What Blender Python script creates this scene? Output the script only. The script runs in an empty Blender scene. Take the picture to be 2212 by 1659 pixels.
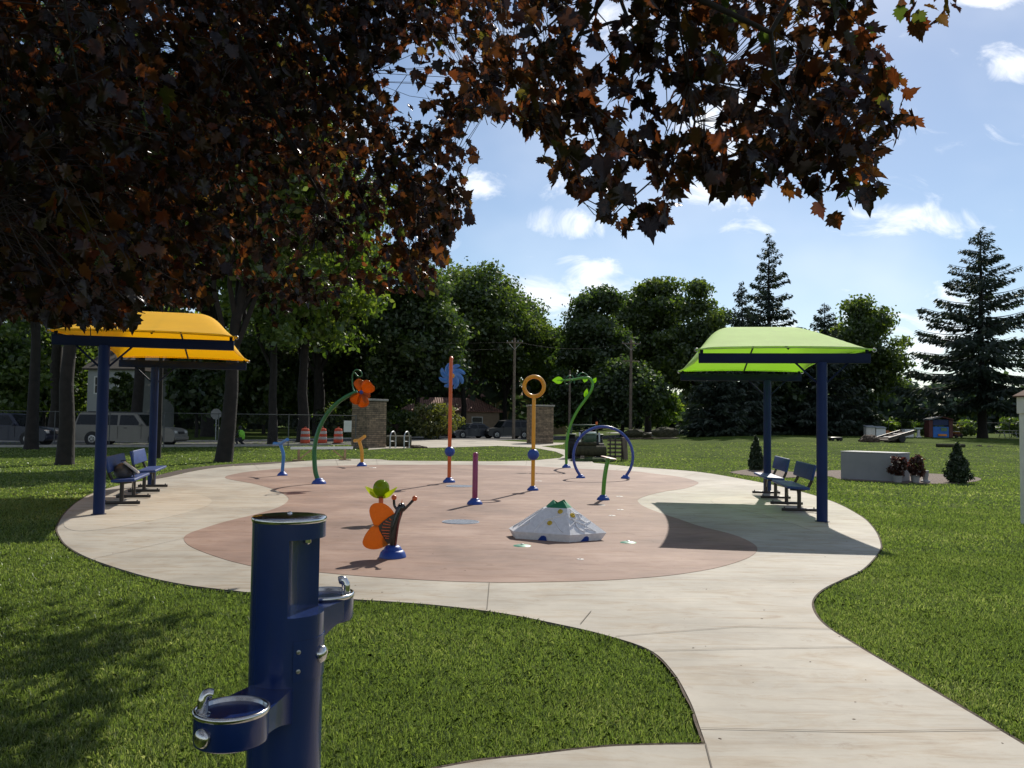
import bpy, bmesh, math, random
import numpy as np
from mathutils import Vector, Matrix, noise as mnoise

R = math.radians
scene = bpy.context.scene
C = scene.collection

# ------------------------------------------------------------------ camera
EYE = 1.6
FV = 1855.0                      # focal length in units of the 2212 px wide reading scale
CAMROT = Matrix.Rotation(R(90 + 2.53), 3, 'X') @ Matrix.Rotation(R(0.75), 3, 'Z')
cam_data = bpy.data.cameras.new('camera')
cam = bpy.data.objects.new('camera', cam_data)
C.objects.link(cam)
cam.location = (0, 0, EYE)
cam.rotation_euler = CAMROT.to_euler()
cam_data.sensor_width = 36
cam_data.lens = 36 * FV / 2212
cam_data.clip_start = 0.05
cam_data.clip_end = 3000
scene.camera = cam

# ------------------------------------------------------------------ light
SUN_EL, SUN_AZ = R(38), R(19)    # azimuth to the right of the view direction
SUND = Vector((math.sin(SUN_AZ) * math.cos(SUN_EL), math.cos(SUN_AZ) * math.cos(SUN_EL), math.sin(SUN_EL)))
sun_data = bpy.data.lights.new('sun', 'SUN')
sun_data.energy = 4.9
sun_data.angle = R(0.53)
sun_data.color = (1.0, 0.93, 0.82)
sun = bpy.data.objects.new('sun', sun_data)
C.objects.link(sun)
sun.rotation_euler = SUND.to_track_quat('Z', 'Y').to_euler()

scene.view_settings.view_transform = 'Standard'
scene.view_settings.look = 'None'
scene.view_settings.gamma = 1
scene.view_settings.exposure = 0.12
scene.render.film_transparent = False
try:
    scene.cycles.max_bounces = 6
    scene.cycles.transparent_max_bounces = 8
    scene.cycles.transmission_bounces = 4
    scene.cycles.use_denoising = True
    scene.cycles.sample_clamp_indirect = 6
except Exception:
    pass

def pray(vx, vy):
    return (CAMROT @ Vector(((vx - 1106) / FV, -(vy - 829.5) / FV, -1.0)))

# ------------------------------------------------------------------ sky
world = bpy.data.worlds.new('World')
scene.world = world
world.use_nodes = True
wt = world.node_tree
wn, wl = wt.nodes, wt.links
bg = wn['Background']
sky = wn.new('ShaderNodeTexSky')
sky.sky_type = 'NISHITA'
sky.sun_disc = False
sky.sun_elevation = SUN_EL
sky.sun_rotation = SUN_AZ
sky.air_density = 1.0
sky.dust_density = 0.32
sky.ozone_density = 2.6
sky.altitude = 200
bg.inputs['Strength'].default_value = 0.092

def wmath(op, a, b=None, clamp=False):
    n = wn.new('ShaderNodeMath'); n.operation = op; n.use_clamp = clamp
    for i, x in enumerate((a, b)):
        if x is None: continue
        if isinstance(x, (int, float)): n.inputs[i].default_value = x
        else: wl.new(x, n.inputs[i])
    return n.outputs[0]
tc = wn.new('ShaderNodeTexCoord')
sep = wn.new('ShaderNodeSeparateXYZ'); wl.new(tc.outputs['Generated'], sep.inputs[0])
dy = wmath('MAXIMUM', wmath('ABSOLUTE', sep.outputs[1]), 0.02)
U = wmath('DIVIDE', sep.outputs[0], dy)
V = wmath('DIVIDE', sep.outputs[2], dy)
comb = wn.new('ShaderNodeCombineXYZ')
wl.new(wmath('MULTIPLY', U, 0.62), comb.inputs[0]); wl.new(V, comb.inputs[1])
nz = wn.new('ShaderNodeTexNoise'); wl.new(comb.outputs[0], nz.inputs['Vector'])
nz.inputs['Scale'].default_value = 19; nz.inputs['Detail'].default_value = 9; nz.inputs['Roughness'].default_value = 0.62
nz.inputs['Distortion'].default_value = 0.9
nz2 = wn.new('ShaderNodeTexNoise'); wl.new(comb.outputs[0], nz2.inputs['Vector'])
nz2.inputs['Scale'].default_value = 4.2; nz2.inputs['Detail'].default_value = 4
PUFFS = [(1235, 482, 85, 40, 1.0), (1062, 402, 85, 45, .85), (990, 425, 50, 40, .8), (1270, 405, 120, 36, .7), (1560, 275, 115, 85, 1.1),
         (1545, 418, 95, 34, .95), (1945, 480, 170, 42, 1.0), (1600, 496, 70, 20, .6), (1262, 575, 75, 32, .9), (1190, 640, 140, 60, 1.0),
         (2190, 132, 75, 45, 1.0), (2140, -5, 80, 26, .9), (1985, 725, 110, 60, 1.0), (1915, 300, 60, 30, .5), (1300, 45, 120, 60, .8),
         (2060, 640, 110, 40, .6), (1170, 560, 60, 25, .5), (1790, 700, 200, 40, .6), (700, 300, 150, 90, .7), (1430, 640, 120, 40, .5)]
F = None
for (px, py, a, b, w) in PUFFS:
    d = pray(px, py)
    u0, v0 = d.x / d.y, d.z / d.y
    du = wmath('DIVIDE', wmath('SUBTRACT', U, u0), a * 1.3 / FV)
    dv = wmath('DIVIDE', wmath('SUBTRACT', V, v0), b * 1.35 / FV)
    r2 = wmath('ADD', wmath('MULTIPLY', du, du), wmath('MULTIPLY', dv, dv))
    g = wmath('MULTIPLY', wmath('SUBTRACT', 1.0, r2, clamp=True), w)
    F = g if F is None else wmath('MAXIMUM', F, g)
fld = wmath('ADD', F, wmath('MULTIPLY', wmath('SUBTRACT', nz.outputs['Fac'], 0.5), 3.4))
fld = wmath('ADD', fld, wmath('MULTIPLY', wmath('SUBTRACT', nz2.outputs['Fac'], 0.5), 0.5))
fld = wmath('ADD', fld, wmath('MULTIPLY', wmath('LESS_THAN', sep.outputs[1], 0.0), 0.55))   # unseen cloud added behind the view to whiten the ambient light
mr = wn.new('ShaderNodeMapRange'); mr.interpolation_type = 'SMOOTHSTEP'
wl.new(fld, mr.inputs['Value']); mr.inputs['From Min'].default_value = 0.22; mr.inputs['From Max'].default_value = 1.55
# thin veil of high cloud
veil = wn.new('ShaderNodeMapRange'); veil.interpolation_type = 'SMOOTHSTEP'
wl.new(nz2.outputs['Fac'], veil.inputs['Value']); veil.inputs['From Min'].default_value = .38; veil.inputs['From Max'].default_value = .8
veil.inputs['To Max'].default_value = .30
cl = wmath('MAXIMUM', mr.outputs[0], veil.outputs[0])
mixw = wn.new('ShaderNodeMix'); mixw.data_type = 'RGBA'
wl.new(cl, mixw.inputs['Factor'])
wl.new(sky.outputs[0], mixw.inputs['A'])
mixw.inputs['B'].default_value = (12.8, 13.0, 13.4, 1)
wl.new(mixw.outputs['Result'], bg.inputs['Color'])

# ------------------------------------------------------------------ terrain and pixel helpers
def sst(t):
    t = max(0.0, min(1.0, t)); return t * t * (3 - 2 * t)
def gz(x, y):
    return 0.65 * sst((y - 36) / 44) * sst((x - 2 - 0.05 * y) / 16)
def at(vx, vy):
    """the point of the terrain seen at a reading position of the photograph"""
    d = pray(vx, vy)
    t, o = 1.0, Vector((0, 0, EYE))
    prev = t
    while t < 600:
        p = o + d * t
        if p.z <= gz(p.x, p.y):
            a, b = prev, t
            for _ in range(30):
                m = (a + b) / 2
                p = o + d * m
                if p.z <= gz(p.x, p.y): b = m
                else: a = m
            p = o + d * b
            return Vector((p.x, p.y, gz(p.x, p.y)))
        prev = t; t *= 1.02
    p = o + d * 400
    return Vector((p.x, p.y, gz(p.x, p.y)))
def pt(vx, vy, Y):
    d = pray(vx, vy)
    return Vector((0, 0, EYE)) + d * (Y / d.y)
def onY(vx, Y):
    p = pt(vx, 912 + 0.0131 * (vx - 1106), Y)
    return Vector((p.x, Y, gz(p.x, Y)))

# ------------------------------------------------------------------ mesh helpers
class MB:
    def __init__(s): s.v = []; s.f = []; s.mi = []
    def add(s, vs, fs, mi=0):
        o = len(s.v); s.v += [tuple(p) for p in vs]
        for f in fs: s.f.append(tuple(i + o for i in f)); s.mi.append(mi)
        return s
    def box(s, c, size, rot=None, bevel=0, mi=0, seg=2):
        bm = bmesh.new(); bmesh.ops.create_cube(bm, size=1)
        for v in bm.verts: v.co = Vector((v.co.x * size[0], v.co.y * size[1], v.co.z * size[2]))
        if bevel > 0:
            bmesh.ops.bevel(bm, geom=bm.edges[:], offset=bevel, segments=seg, profile=.5, affect='EDGES')
        m = rot if rot is not None else Matrix.Identity(3)
        c = Vector(c)
        bm.verts.index_update()
        s.add([c + m @ v.co for v in bm.verts], [[v.index for v in f.verts] for f in bm.faces], mi)
        bm.free(); return s
    def tube(s, pts, r, n=10, cap=True, mi=0, closed=False):
        pts = [Vector(p) for p in pts]; k = len(pts)
        rs = r if isinstance(r, (list, tuple)) else [r] * k
        tang = []
        for i in range(k):
            if closed: t = pts[(i + 1) % k] - pts[i - 1]
            else: t = pts[min(i + 1, k - 1)] - pts[max(i - 1, 0)]
            tang.append(t.normalized() if t.length > 1e-9 else Vector((0, 0, 1)))
        a = Vector((1, 0, 0)) if abs(tang[0].x) < .9 else Vector((0, 1, 0))
        nrm = (a - tang[0] * a.dot(tang[0])).normalized()
        vs = []
        for i in range(k):
            nrm = (nrm - tang[i] * nrm.dot(tang[i])).normalized()
            bn = tang[i].cross(nrm)
            for j in range(n):
                q = 2 * math.pi * j / n
                vs.append(pts[i] + (nrm * math.cos(q) + bn * math.sin(q)) * rs[i])
        fs = []
        for i in range(k if closed else k - 1):
            i2 = (i + 1) % k
            for j in range(n):
                j2 = (j + 1) % n
                fs.append((i * n + j, i * n + j2, i2 * n + j2, i2 * n + j))
        if cap and not closed:
            fs.append(tuple(reversed(range(n)))); fs.append(tuple((k - 1) * n + j for j in range(n)))
        return s.add(vs, fs, mi)
    def lathe(s, prof, c=(0, 0, 0), n=24, rot=None, mi=0, cap=True):
        m = rot if rot is not None else Matrix.Identity(3); c = Vector(c); vs = []
        for (r, z) in prof:
            for j in range(n):
                q = 2 * math.pi * j / n
                vs.append(c + m @ Vector((r * math.cos(q), r * math.sin(q), z)))
        fs = []
        for i in range(len(prof) - 1):
            for j in range(n):
                j2 = (j + 1) % n
                fs.append((i * n + j, i * n + j2, (i + 1) * n + j2, (i + 1) * n + j))
        if cap:
            fs.append(tuple(reversed(range(n)))); fs.append(tuple((len(prof) - 1) * n + j for j in range(n)))
        return s.add(vs, fs, mi)
    def ell(s, c, rad, nu=16, nv=10, rot=None, mi=0):
        prof = []
        for i in range(nv + 1):
            q = math.pi * i / nv - math.pi / 2
            prof.append((max(math.cos(q), 1e-3), math.sin(q)))
        m = (rot if rot is not None else Matrix.Identity(3)) @ Matrix.Diagonal(Vector(rad))
        return s.lathe(prof, c, nu, m, mi)
    def ring(s, c, Rr, r, rot=None, n=40, k=10, mi=0):
        m = rot if rot is not None else Matrix.Identity(3); c = Vector(c)
        return s.tube([c + m @ Vector((Rr * math.cos(2 * math.pi * i / n), Rr * math.sin(2 * math.pi * i / n), 0)) for i in range(n)], r, k, closed=True, mi=mi)
    def prism(s, poly, z0, z1, M=None, mi=0):
        n = len(poly); f = M if M is not None else (lambda p: p)
        vs = [f(Vector((x, y, z0))) for x, y in poly] + [f(Vector((x, y, z1))) for x, y in poly]
        fs = [tuple(reversed(range(n))), tuple(range(n, 2 * n))]
        for i in range(n):
            j = (i + 1) % n
            fs.append((i, j, n + j, n + i))
        return s.add(vs, fs, mi)
    def plate(s, pts, t, mi=0):
        """a slab of thickness t on a planar outline"""
        pts = [Vector(p) for p in pts]
        nn = Vector((0, 0, 0))
        for i in range(len(pts)):
            a, b = pts[i], pts[(i + 1) % len(pts)]
            nn += a.cross(b)
        nn.normalize()
        n = len(pts)
        vs = [p - nn * t / 2 for p in pts] + [p + nn * t / 2 for p in pts]
        fs = [tuple(reversed(range(n))), tuple(range(n, 2 * n))]
        for i in range(n):
            j = (i + 1) % n
            fs.append((i, j, n + j, n + i))
        return s.add(vs, fs, mi)
    def build(s, name, mats, parent=None, smooth=35):
        me = bpy.data.meshes.new(name)
        me.from_pydata(s.v, [], s.f)
        mats = mats if isinstance(mats, (list, tuple)) else [mats]
        for m in mats: me.materials.append(m)
        if len(mats) > 1: me.polygons.foreach_set('material_index', s.mi)
        if smooth:
            me.polygons.foreach_set('use_smooth', [True] * len(me.polygons))
            try: me.set_sharp_from_angle(angle=R(smooth))
            except Exception: pass
        me.update()
        o = bpy.data.objects.new(name, me); C.objects.link(o)
        if parent is not None: o.parent = parent
        return o

def np_mesh(name, verts, nper, mat, parent=None, faces=None, smooth=False):
    """many small polygons in one mesh; verts (N*nper,3) unless faces (M,k) are given"""
    me = bpy.data.meshes.new(name)
    verts = np.asarray(verts, dtype=np.float32).reshape(-1, 3)
    if faces is None:
        faces = np.arange(len(verts), dtype=np.int32).reshape(-1, nper)
    faces = np.asarray(faces, dtype=np.int32)
    M, k = faces.shape
    me.vertices.add(len(verts)); me.vertices.foreach_set('co', verts.ravel())
    me.loops.add(M * k); me.loops.foreach_set('vertex_index', faces.ravel())
    me.polygons.add(M)
    me.polygons.foreach_set('loop_start', np.arange(M, dtype=np.int32) * k)
    try: me.polygons.foreach_set('loop_total', np.full(M, k, dtype=np.int32))
    except Exception: pass
    if smooth: me.polygons.foreach_set('use_smooth', np.ones(M, dtype=bool))
    me.materials.append(mat)
    me.update(calc_edges=True); me.validate()
    o = bpy.data.objects.new(name, me); C.objects.link(o)
    if parent is not None: o.parent = parent
    return o

def tag(o, label, cat, group=None):
    o['label'] = label; o['category'] = cat
    if group: o['group'] = group
    return o
def thing(name, label, cat, loc=(0, 0, 0), rz=0, group=None):
    o = bpy.data.objects.new(name, None); C.objects.link(o)
    o.empty_display_size = .2
    o.location = loc; o.rotation_euler = (0, 0, rz)
    return tag(o, label, cat, group)
def structure(o):
    o['kind'] = 'structure'; return o
def dup(root, loc, rz, label, group=None):
    r = root.copy(); C.objects.link(r); r.location = loc; r.rotation_euler = (0, 0, rz)
    r['label'] = label
    if group: r['group'] = group
    for ch in list(root.children):
        c = ch.copy(); C.objects.link(c); c.parent = r
        for g in list(ch.children):
            d = g.copy(); C.objects.link(d); d.parent = c
    return r
def bez(pts, n=8):
    """smooth curve through points (Catmull-Rom)"""
    P = [Vector(p) for p in pts]; P = [2 * P[0] - P[1]] + P + [2 * P[-1] - P[-2]]
    out = []
    for i in range(1, len(P) - 2):
        for j in range(n):
            t = j / n
            a, b, c, d = P[i - 1], P[i], P[i + 1], P[i + 2]
            out.append(.5 * ((2 * b) + (c - a) * t + (2 * a - 5 * b + 4 * c - d) * t * t + (3 * b - a - 3 * c + d) * t ** 3))
    out.append(P[-2])
    return out

# ------------------------------------------------------------------ materials
MATS = {}
def newmat(name):
    m = bpy.data.materials.new(name); m.use_nodes = True
    MATS[name] = m
    return m, m.node_tree.nodes, m.node_tree.links, m.node_tree.nodes['Principled BSDF']
def ramp(n, stops):
    r = n.new('ShaderNodeValToRGB')
    e = r.color_ramp.elements
    while len(e) < len(stops): e.new(.5)
    for i, (p, c) in enumerate(stops):
        e[i].position = p; e[i].color = (*c, 1)
    return r
def tone(c, k): return tuple(min(1, x * k) for x in c)
def mat(name, col, rough=.5, metal=0, var=.12, scale=3, bump=0, bscale=60, coat=0, spec=.5, detail=5, col2=None):
    m, n, l, p = newmat(name)
    t = n.new('ShaderNodeTexCoord')
    nz = n.new('ShaderNodeTexNoise'); nz.inputs['Scale'].default_value = scale; nz.inputs['Detail'].default_value = detail
    l.new(t.outputs['Object'], nz.inputs['Vector'])
    c2 = col2 if col2 else tone(col, 1 + var)
    r = ramp(n, [(.3, tone(col, 1 - var)), (.7, c2)])
    l.new(nz.outputs['Fac'], r.inputs[0]); l.new(r.outputs[0], p.inputs['Base Color'])
    p.inputs['Roughness'].default_value = rough; p.inputs['Metallic'].default_value = metal
    p.inputs['Specular IOR Level'].default_value = spec
    if coat:
        p.inputs['Coat Weight'].default_value = coat; p.inputs['Coat Roughness'].default_value = .08
    if bump:
        b = n.new('ShaderNodeBump'); b.inputs['Strength'].default_value = bump; b.inputs['Distance'].default_value = .02
        n2 = n.new('ShaderNodeTexNoise'); n2.inputs['Scale'].default_value = bscale; n2.inputs['Detail'].default_value = 6
        l.new(t.outputs['Object'], n2.inputs['Vector'])
        l.new(n2.outputs['Fac'], b.inputs['Height']); l.new(b.outputs[0], p.inputs['Normal'])
    return m
def leafmat(name, stops, trans=.45, tcol=1.6, nscale=.25, nmix=.5, rough=.5, gloss=.06, tshift=(1.1, 1.15, .5)):
    """leaf tone differs from leaf to leaf and from bough to bough; light comes through"""
    m, n, l, p = newmat(name)
    out = n['Material Output']; n.remove(p)
    g = n.new('ShaderNodeNewGeometry'); t = n.new('ShaderNodeTexCoord')
    nz = n.new('ShaderNodeTexNoise'); nz.inputs['Scale'].default_value = nscale; nz.inputs['Detail'].default_value = 3
    l.new(t.outputs['Object'], nz.inputs['Vector'])
    mx = n.new('ShaderNodeMath'); mx.operation = 'MULTIPLY_ADD'
    l.new(nz.outputs['Fac'], mx.inputs[0]); mx.inputs[1].default_value = nmix * 2; 
    sc = n.new('ShaderNodeMath'); sc.operation = 'MULTIPLY_ADD'
    l.new(g.outputs['Random Per Island'], sc.inputs[0]); sc.inputs[1].default_value = 1 - nmix; sc.inputs[2].default_value = -nmix * .5
    l.new(sc.outputs[0], mx.inputs[2])
    r = ramp(n, stops); l.new(mx.outputs[0], r.inputs[0])
    d = n.new('ShaderNodeBsdfDiffuse'); l.new(r.outputs[0], d.inputs['Color'])
    tr = n.new('ShaderNodeBsdfTranslucent')
    cm = n.new('ShaderNodeMix'); cm.data_type = 'RGBA'; cm.blend_type = 'MULTIPLY'; cm.inputs['Factor'].default_value = 1
    l.new(r.outputs[0], cm.inputs['A']); cm.inputs['B'].default_value = (tcol * tshift[0], tcol * tshift[1], tcol * tshift[2], 1)
    l.new(cm.outputs['Result'], tr.inputs['Color'])
    m1 = n.new('ShaderNodeMixShader'); m1.inputs[0].default_value = trans
    l.new(d.outputs[0], m1.inputs[1]); l.new(tr.outputs[0], m1.inputs[2])
    gl = n.new('ShaderNodeBsdfGlossy'); gl.inputs['Roughness'].default_value = rough; gl.inputs['Color'].default_value = (.8, .85, .8, 1)
    m2 = n.new('ShaderNodeMixShader'); m2.inputs[0].default_value = gloss
    l.new(m1.outputs[0], m2.inputs[1]); l.new(gl.outputs[0], m2.inputs[2])
    l.new(m2.outputs[0], out.inputs['Surface'])
    return m
def tintmat(name, col, clear=.35, trans=.5, rough=.08):
    """coloured see-through plastic"""
    m, n, l, p = newmat(name)
    out = n['Material Output']; n.remove(p)
    t = n.new('ShaderNodeBsdfTransparent'); t.inputs['Color'].default_value = (*col, 1)
    tl = n.new('ShaderNodeBsdfTranslucent'); tl.inputs['Color'].default_value = (*col, 1)
    d = n.new('ShaderNodeBsdfPrincipled'); d.inputs['Roughness'].default_value = rough
    nz = n.new('ShaderNodeTexNoise'); nz.inputs['Scale'].default_value = 9
    r = ramp(n, [(.3, tone(col, .8)), (.7, col)]); l.new(nz.outputs['Fac'], r.inputs[0]); l.new(r.outputs[0], d.inputs['Base Color'])
    a = n.new('ShaderNodeMixShader'); a.inputs[0].default_value = trans
    l.new(d.outputs[0], a.inputs[1]); l.new(tl.outputs[0], a.inputs[2])
    b = n.new('ShaderNodeMixShader'); b.inputs[0].default_value = clear
    l.new(a.outputs[0], b.inputs[1]); l.new(t.outputs[0], b.inputs[2])
    l.new(b.outputs[0], out.inputs['Surface'])
    return m
def concrete(name, c1, c2, c3, speck=.5):
    m, n, l, p = newmat(name)
    t = n.new('ShaderNodeTexCoord')
    a = n.new('ShaderNodeTexNoise'); a.inputs['Scale'].default_value = .55; a.inputs['Detail'].default_value = 8; a.inputs['Roughness'].default_value = .65
    l.new(t.outputs['Object'], a.inputs['Vector'])
    r = ramp(n, [(.28, c1), (.52, c2), (.76, c3)]); l.new(a.outputs['Fac'], r.inputs[0])
    # broom streaks along x
    mp = n.new('ShaderNodeMapping'); mp.inputs['Scale'].default_value = (.5, 7, 1); mp.inputs['Rotation'].default_value = (0, 0, .12)
    l.new(t.outputs['Object'], mp.inputs[0])
    b = n.new('ShaderNodeTexNoise'); b.inputs['Scale'].default_value = 1.2; b.inputs['Detail'].default_value = 6; b.inputs['Roughness'].default_value = .7
    l.new(mp.outputs[0], b.inputs['Vector'])
    rb = ramp(n, [(.3, (.80, .79, .78)), (.5, (1, 1, 1)), (.75, (1.0, .985, .965))]); l.new(b.outputs['Fac'], rb.inputs[0])
    mx = n.new('ShaderNodeMix'); mx.data_type = 'RGBA'; mx.blend_type = 'MULTIPLY'; mx.inputs['Factor'].default_value = .75
    l.new(r.outputs[0], mx.inputs['A']); l.new(rb.outputs[0], mx.inputs['B'])
    # small blotches and specks of dirt
    sp = n.new('ShaderNodeTexNoise'); sp.inputs['Scale'].default_value = 3.3; sp.inputs['Detail'].default_value = 8; sp.inputs['Roughness'].default_value = .75
    l.new(t.outputs['Object'], sp.inputs['Vector'])
    rs = ramp(n, [(.60, (1, 1, 1)), (.70, (.62, .52, .44)), (.8, (.5, .42, .36))]); l.new(sp.outputs['Fac'], rs.inputs[0])
    m2 = n.new('ShaderNodeMix'); m2.data_type = 'RGBA'; m2.blend_type = 'MULTIPLY'; m2.inputs['Factor'].default_value = speck
    l.new(mx.outputs['Result'], m2.inputs['A']); l.new(rs.outputs[0], m2.inputs['B'])
    # brown scuffs drawn out along the broom direction, and fine dark scratches
    mp2 = n.new('ShaderNodeMapping'); mp2.inputs['Scale'].default_value = (1.1, 3.4, 1); mp2.inputs['Rotation'].default_value = (0, 0, -.2)
    l.new(t.outputs['Object'], mp2.inputs[0])
    sc = n.new('ShaderNodeTexNoise'); sc.inputs['Scale'].default_value = 1.5; sc.inputs['Detail'].default_value = 10; sc.inputs['Roughness'].default_value = .68; sc.inputs['Distortion'].default_value = .6
    l.new(mp2.outputs[0], sc.inputs['Vector'])
    r3 = ramp(n, [(.48, (1, 1, 1)), (.60, (.88, .81, .73)), (.71, (.66, .55, .46))]); l.new(sc.outputs['Fac'], r3.inputs[0])
    mp3 = n.new('ShaderNodeMapping'); mp3.inputs['Scale'].default_value = (1.6, 22, 1); mp3.inputs['Rotation'].default_value = (0, 0, .3)
    l.new(t.outputs['Object'], mp3.inputs[0])
    fs_n = n.new('ShaderNodeTexNoise'); fs_n.inputs['Scale'].default_value = 1.4; fs_n.inputs['Detail'].default_value = 7; fs_n.inputs['Roughness'].default_value = .8
    l.new(mp3.outputs[0], fs_n.inputs['Vector'])
    r4 = ramp(n, [(.57, (1, 1, 1)), (.64, (.76, .71, .66)), (.71, (.5, .44, .38))]); l.new(fs_n.outputs['Fac'], r4.inputs[0])
    m3 = n.new('ShaderNodeMix'); m3.data_type = 'RGBA'; m3.blend_type = 'MULTIPLY'; m3.inputs['Factor'].default_value = .85
    l.new(m2.outputs['Result'], m3.inputs['A']); l.new(r3.outputs[0], m3.inputs['B'])
    m4 = n.new('ShaderNodeMix'); m4.data_type = 'RGBA'; m4.blend_type = 'MULTIPLY'; m4.inputs['Factor'].default_value = .6
    l.new(m3.outputs['Result'], m4.inputs['A']); l.new(r4.outputs[0], m4.inputs['B'])
    l.new(m4.outputs['Result'], p.inputs['Base Color'])
    p.inputs['Roughness'].default_value = .75; p.inputs['Specular IOR Level'].default_value = .3
    bp = n.new('ShaderNodeBump'); bp.inputs['Strength'].default_value = .25; bp.inputs['Distance'].default_value = .004
    l.new(b.outputs['Fac'], bp.inputs['Height']); l.new(bp.outputs[0], p.inputs['Normal'])
    return m

BLUE = mat('blue_enamel', (.003, .017, .095), .25, coat=.35, spec=.5, var=.15, scale=5, bump=.03, bscale=180)
BLUE2 = mat('blue_dome_paint', (.012, .055, .30), .42, var=.15, bump=.05)
NAVY = mat('navy_powder_coat', (.005, .013, .045), .6, spec=.2, var=.2)
POSTBLUE = mat('shelter_post_blue', (.004, .018, .085), .5, spec=.25, var=.2, scale=2, bump=.05, bscale=90)
BENCHBLUE = mat('bench_blue_coating', (.009, .040, .18), .5, var=.2, scale=9, bump=.25, bscale=70)
BLACKM = mat('black_coated_steel', (.018, .013, .012), .35, var=.2)
STEEL = mat('polished_steel', (.62, .60, .57), .16, metal=1, var=.15, scale=12, bump=.04, bscale=40)
STEELD = mat('dull_steel', (.35, .35, .35), .35, metal=1, var=.2)
GALV = mat('galvanised_steel', (.42, .44, .45), .45, metal=.7, var=.2)
ORANGE = mat('orange_paint', (.62, .11, .02), .35, var=.1, coat=.3)
YELLOW = mat('yellow_paint', (.75, .34, .015), .35, var=.1, coat=.3)
GREENP = mat('green_paint', (.03, .20, .035), .35, var=.12, coat=.3)
GREENL = mat('leaf_green_paint', (.08, .30, .02), .35, var=.12, coat=.3)
GREEND = mat('dark_green_paint', (.008, .13, .035), .35, var=.12, coat=.3)
MAGENTA = mat('magenta_paint', (.27, .02, .11), .35, var=.12, coat=.3)
LBLUE = mat('sky_blue_paint', (.045, .20, .52), .3, var=.12, coat=.4)
ARCHB = mat('arch_blue_paint', (.012, .05, .30), .3, var=.12, coat=.4)
TORANGE = tintmat('orange_clear_plastic', (.62, .22, .02), .48, .5)
TORANGE2 = tintmat('orange_wing_plastic', (.66, .26, .03), .10, .55)
TLIME = tintmat('lime_clear_plastic', (.72, .80, .03), .25, .6)
TLEAF = tintmat('leaf_clear_plastic', (.45, .72, .06), .25, .6)
WHITEG = mat('white_gritty_plastic', (.76, .76, .78), .7, var=.08, scale=20, bump=.2, bscale=120)
WHITEP = mat('white_paint', (.72, .72, .70), .5, var=.06)
GREYP = mat('grey_plaster', (.245, .25, .262), .8, var=.06, bump=.1)
DARK = mat('dark_rubber', (.015, .015, .016), .7, var=.3)
GLASS = mat('dark_car_glass', (.006, .008, .010), .22, var=.2, spec=.25)
FENCEM = mat('weathered_fence_steel', (.10, .105, .105), .7, metal=.3, var=.2)
BARK = mat('bark', (.015, .012, .010), .9, var=.45, scale=4, bump=.9, bscale=9)
BARKG = mat('grey_bark', (.085, .07, .058), .9, var=.4, scale=4, bump=.9, bscale=9)
TWIG = mat('twig_bark', (.03, .02, .017), .85, var=.3, scale=9)
WOOD = mat('raw_timber', (.36, .24, .13), .7, var=.25, scale=5, bump=.2, bscale=30)
OLDWOOD = mat('weathered_timber', (.17, .13, .10), .85, var=.3, scale=3, bump=.3, bscale=20)
SOIL = mat('dark_soil', (.055, .036, .024), .95, var=.5, scale=7, bump=1, bscale=14)
SODM = mat('sod_roll', (.040, .038, .018), .95, var=.5, scale=9, bump=1, bscale=20)
# ------------------------------------------------------------------ ground and paving
def lawnmat():
    m, n, l, p = newmat('lawn')
    t = n.new('ShaderNodeTexCoord')
    a = n.new('ShaderNodeTexNoise'); a.inputs['Scale'].default_value = .35; a.inputs['Detail'].default_value = 6
    b = n.new('ShaderNodeTexNoise'); b.inputs['Scale'].default_value = 9; b.inputs['Detail'].default_value = 9; b.inputs['Roughness'].default_value = .75
    l.new(t.outputs['Object'], a.inputs['Vector'])
    mp = n.new('ShaderNodeMapping'); mp.inputs['Scale'].default_value = (.6, 1.6, 1)
    l.new(t.outputs['Object'], mp.inputs[0]); l.new(mp.outputs[0], b.inputs['Vector'])
    s = n.new('ShaderNodeMath'); s.operation = 'MULTIPLY_ADD'; l.new(a.outputs['Fac'], s.inputs[0]); s.inputs[1].default_value = .9
    s2 = n.new('ShaderNodeMath'); s2.operation = 'MULTIPLY_ADD'; l.new(b.outputs['Fac'], s2.inputs[0]); s2.inputs[1].default_value = .8; s2.inputs[2].default_value = -.35
    l.new(s2.outputs[0], s.inputs[2])
    r = ramp(n, [(.25, (.034, .058, .010)), (.5, (.066, .100, .018)), (.78, (.118, .148, .030))])
    l.new(s.outputs[0], r.inputs[0]); l.new(r.outputs[0], p.inputs['Base Color'])
    p.inputs['Roughness'].default_value = .95; p.inputs['Specular IOR Level'].default_value = .03
    bp = n.new('ShaderNodeBump'); bp.inputs['Strength'].default_value = .9; bp.inputs['Distance'].default_value = .05
    n2 = n.new('ShaderNodeTexNoise'); n2.inputs['Scale'].default_value = 30; n2.inputs['Detail'].default_value = 6
    l.new(t.outputs['Object'], n2.inputs['Vector']); l.new(n2.outputs['Fac'], bp.inputs['Height']); l.new(bp.outputs[0], p.inputs['Normal'])
    return m
LAWN = lawnmat()
def axis(vals):
    out = []
    for a, b, st in vals:
        x = a
        while x < b - 1e-6: out.append(x); x += st
    return out + [vals[-1][1]]
gx = axis([(-700, -100, 60), (-100, -30, 7), (-30, 70, 1.5), (70, 140, 7), (140, 700, 56)])
gy = axis([(-60, 0, 10), (0, 34, 2), (34, 100, 1.5), (100, 200, 10), (200, 1200, 100)])
g = MB()
for y in gy:
    for x in gx: g.v.append((x, y, gz(x, y)))
W_ = len(gx)
for j in range(len(gy) - 1):
    for i in range(W_ - 1):
        g.f.append((j * W_ + i, j * W_ + i + 1, (j + 1) * W_ + i + 1, (j + 1) * W_ + i)); g.mi.append(0)
structure(g.build('ground', LAWN, smooth=60))

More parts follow.
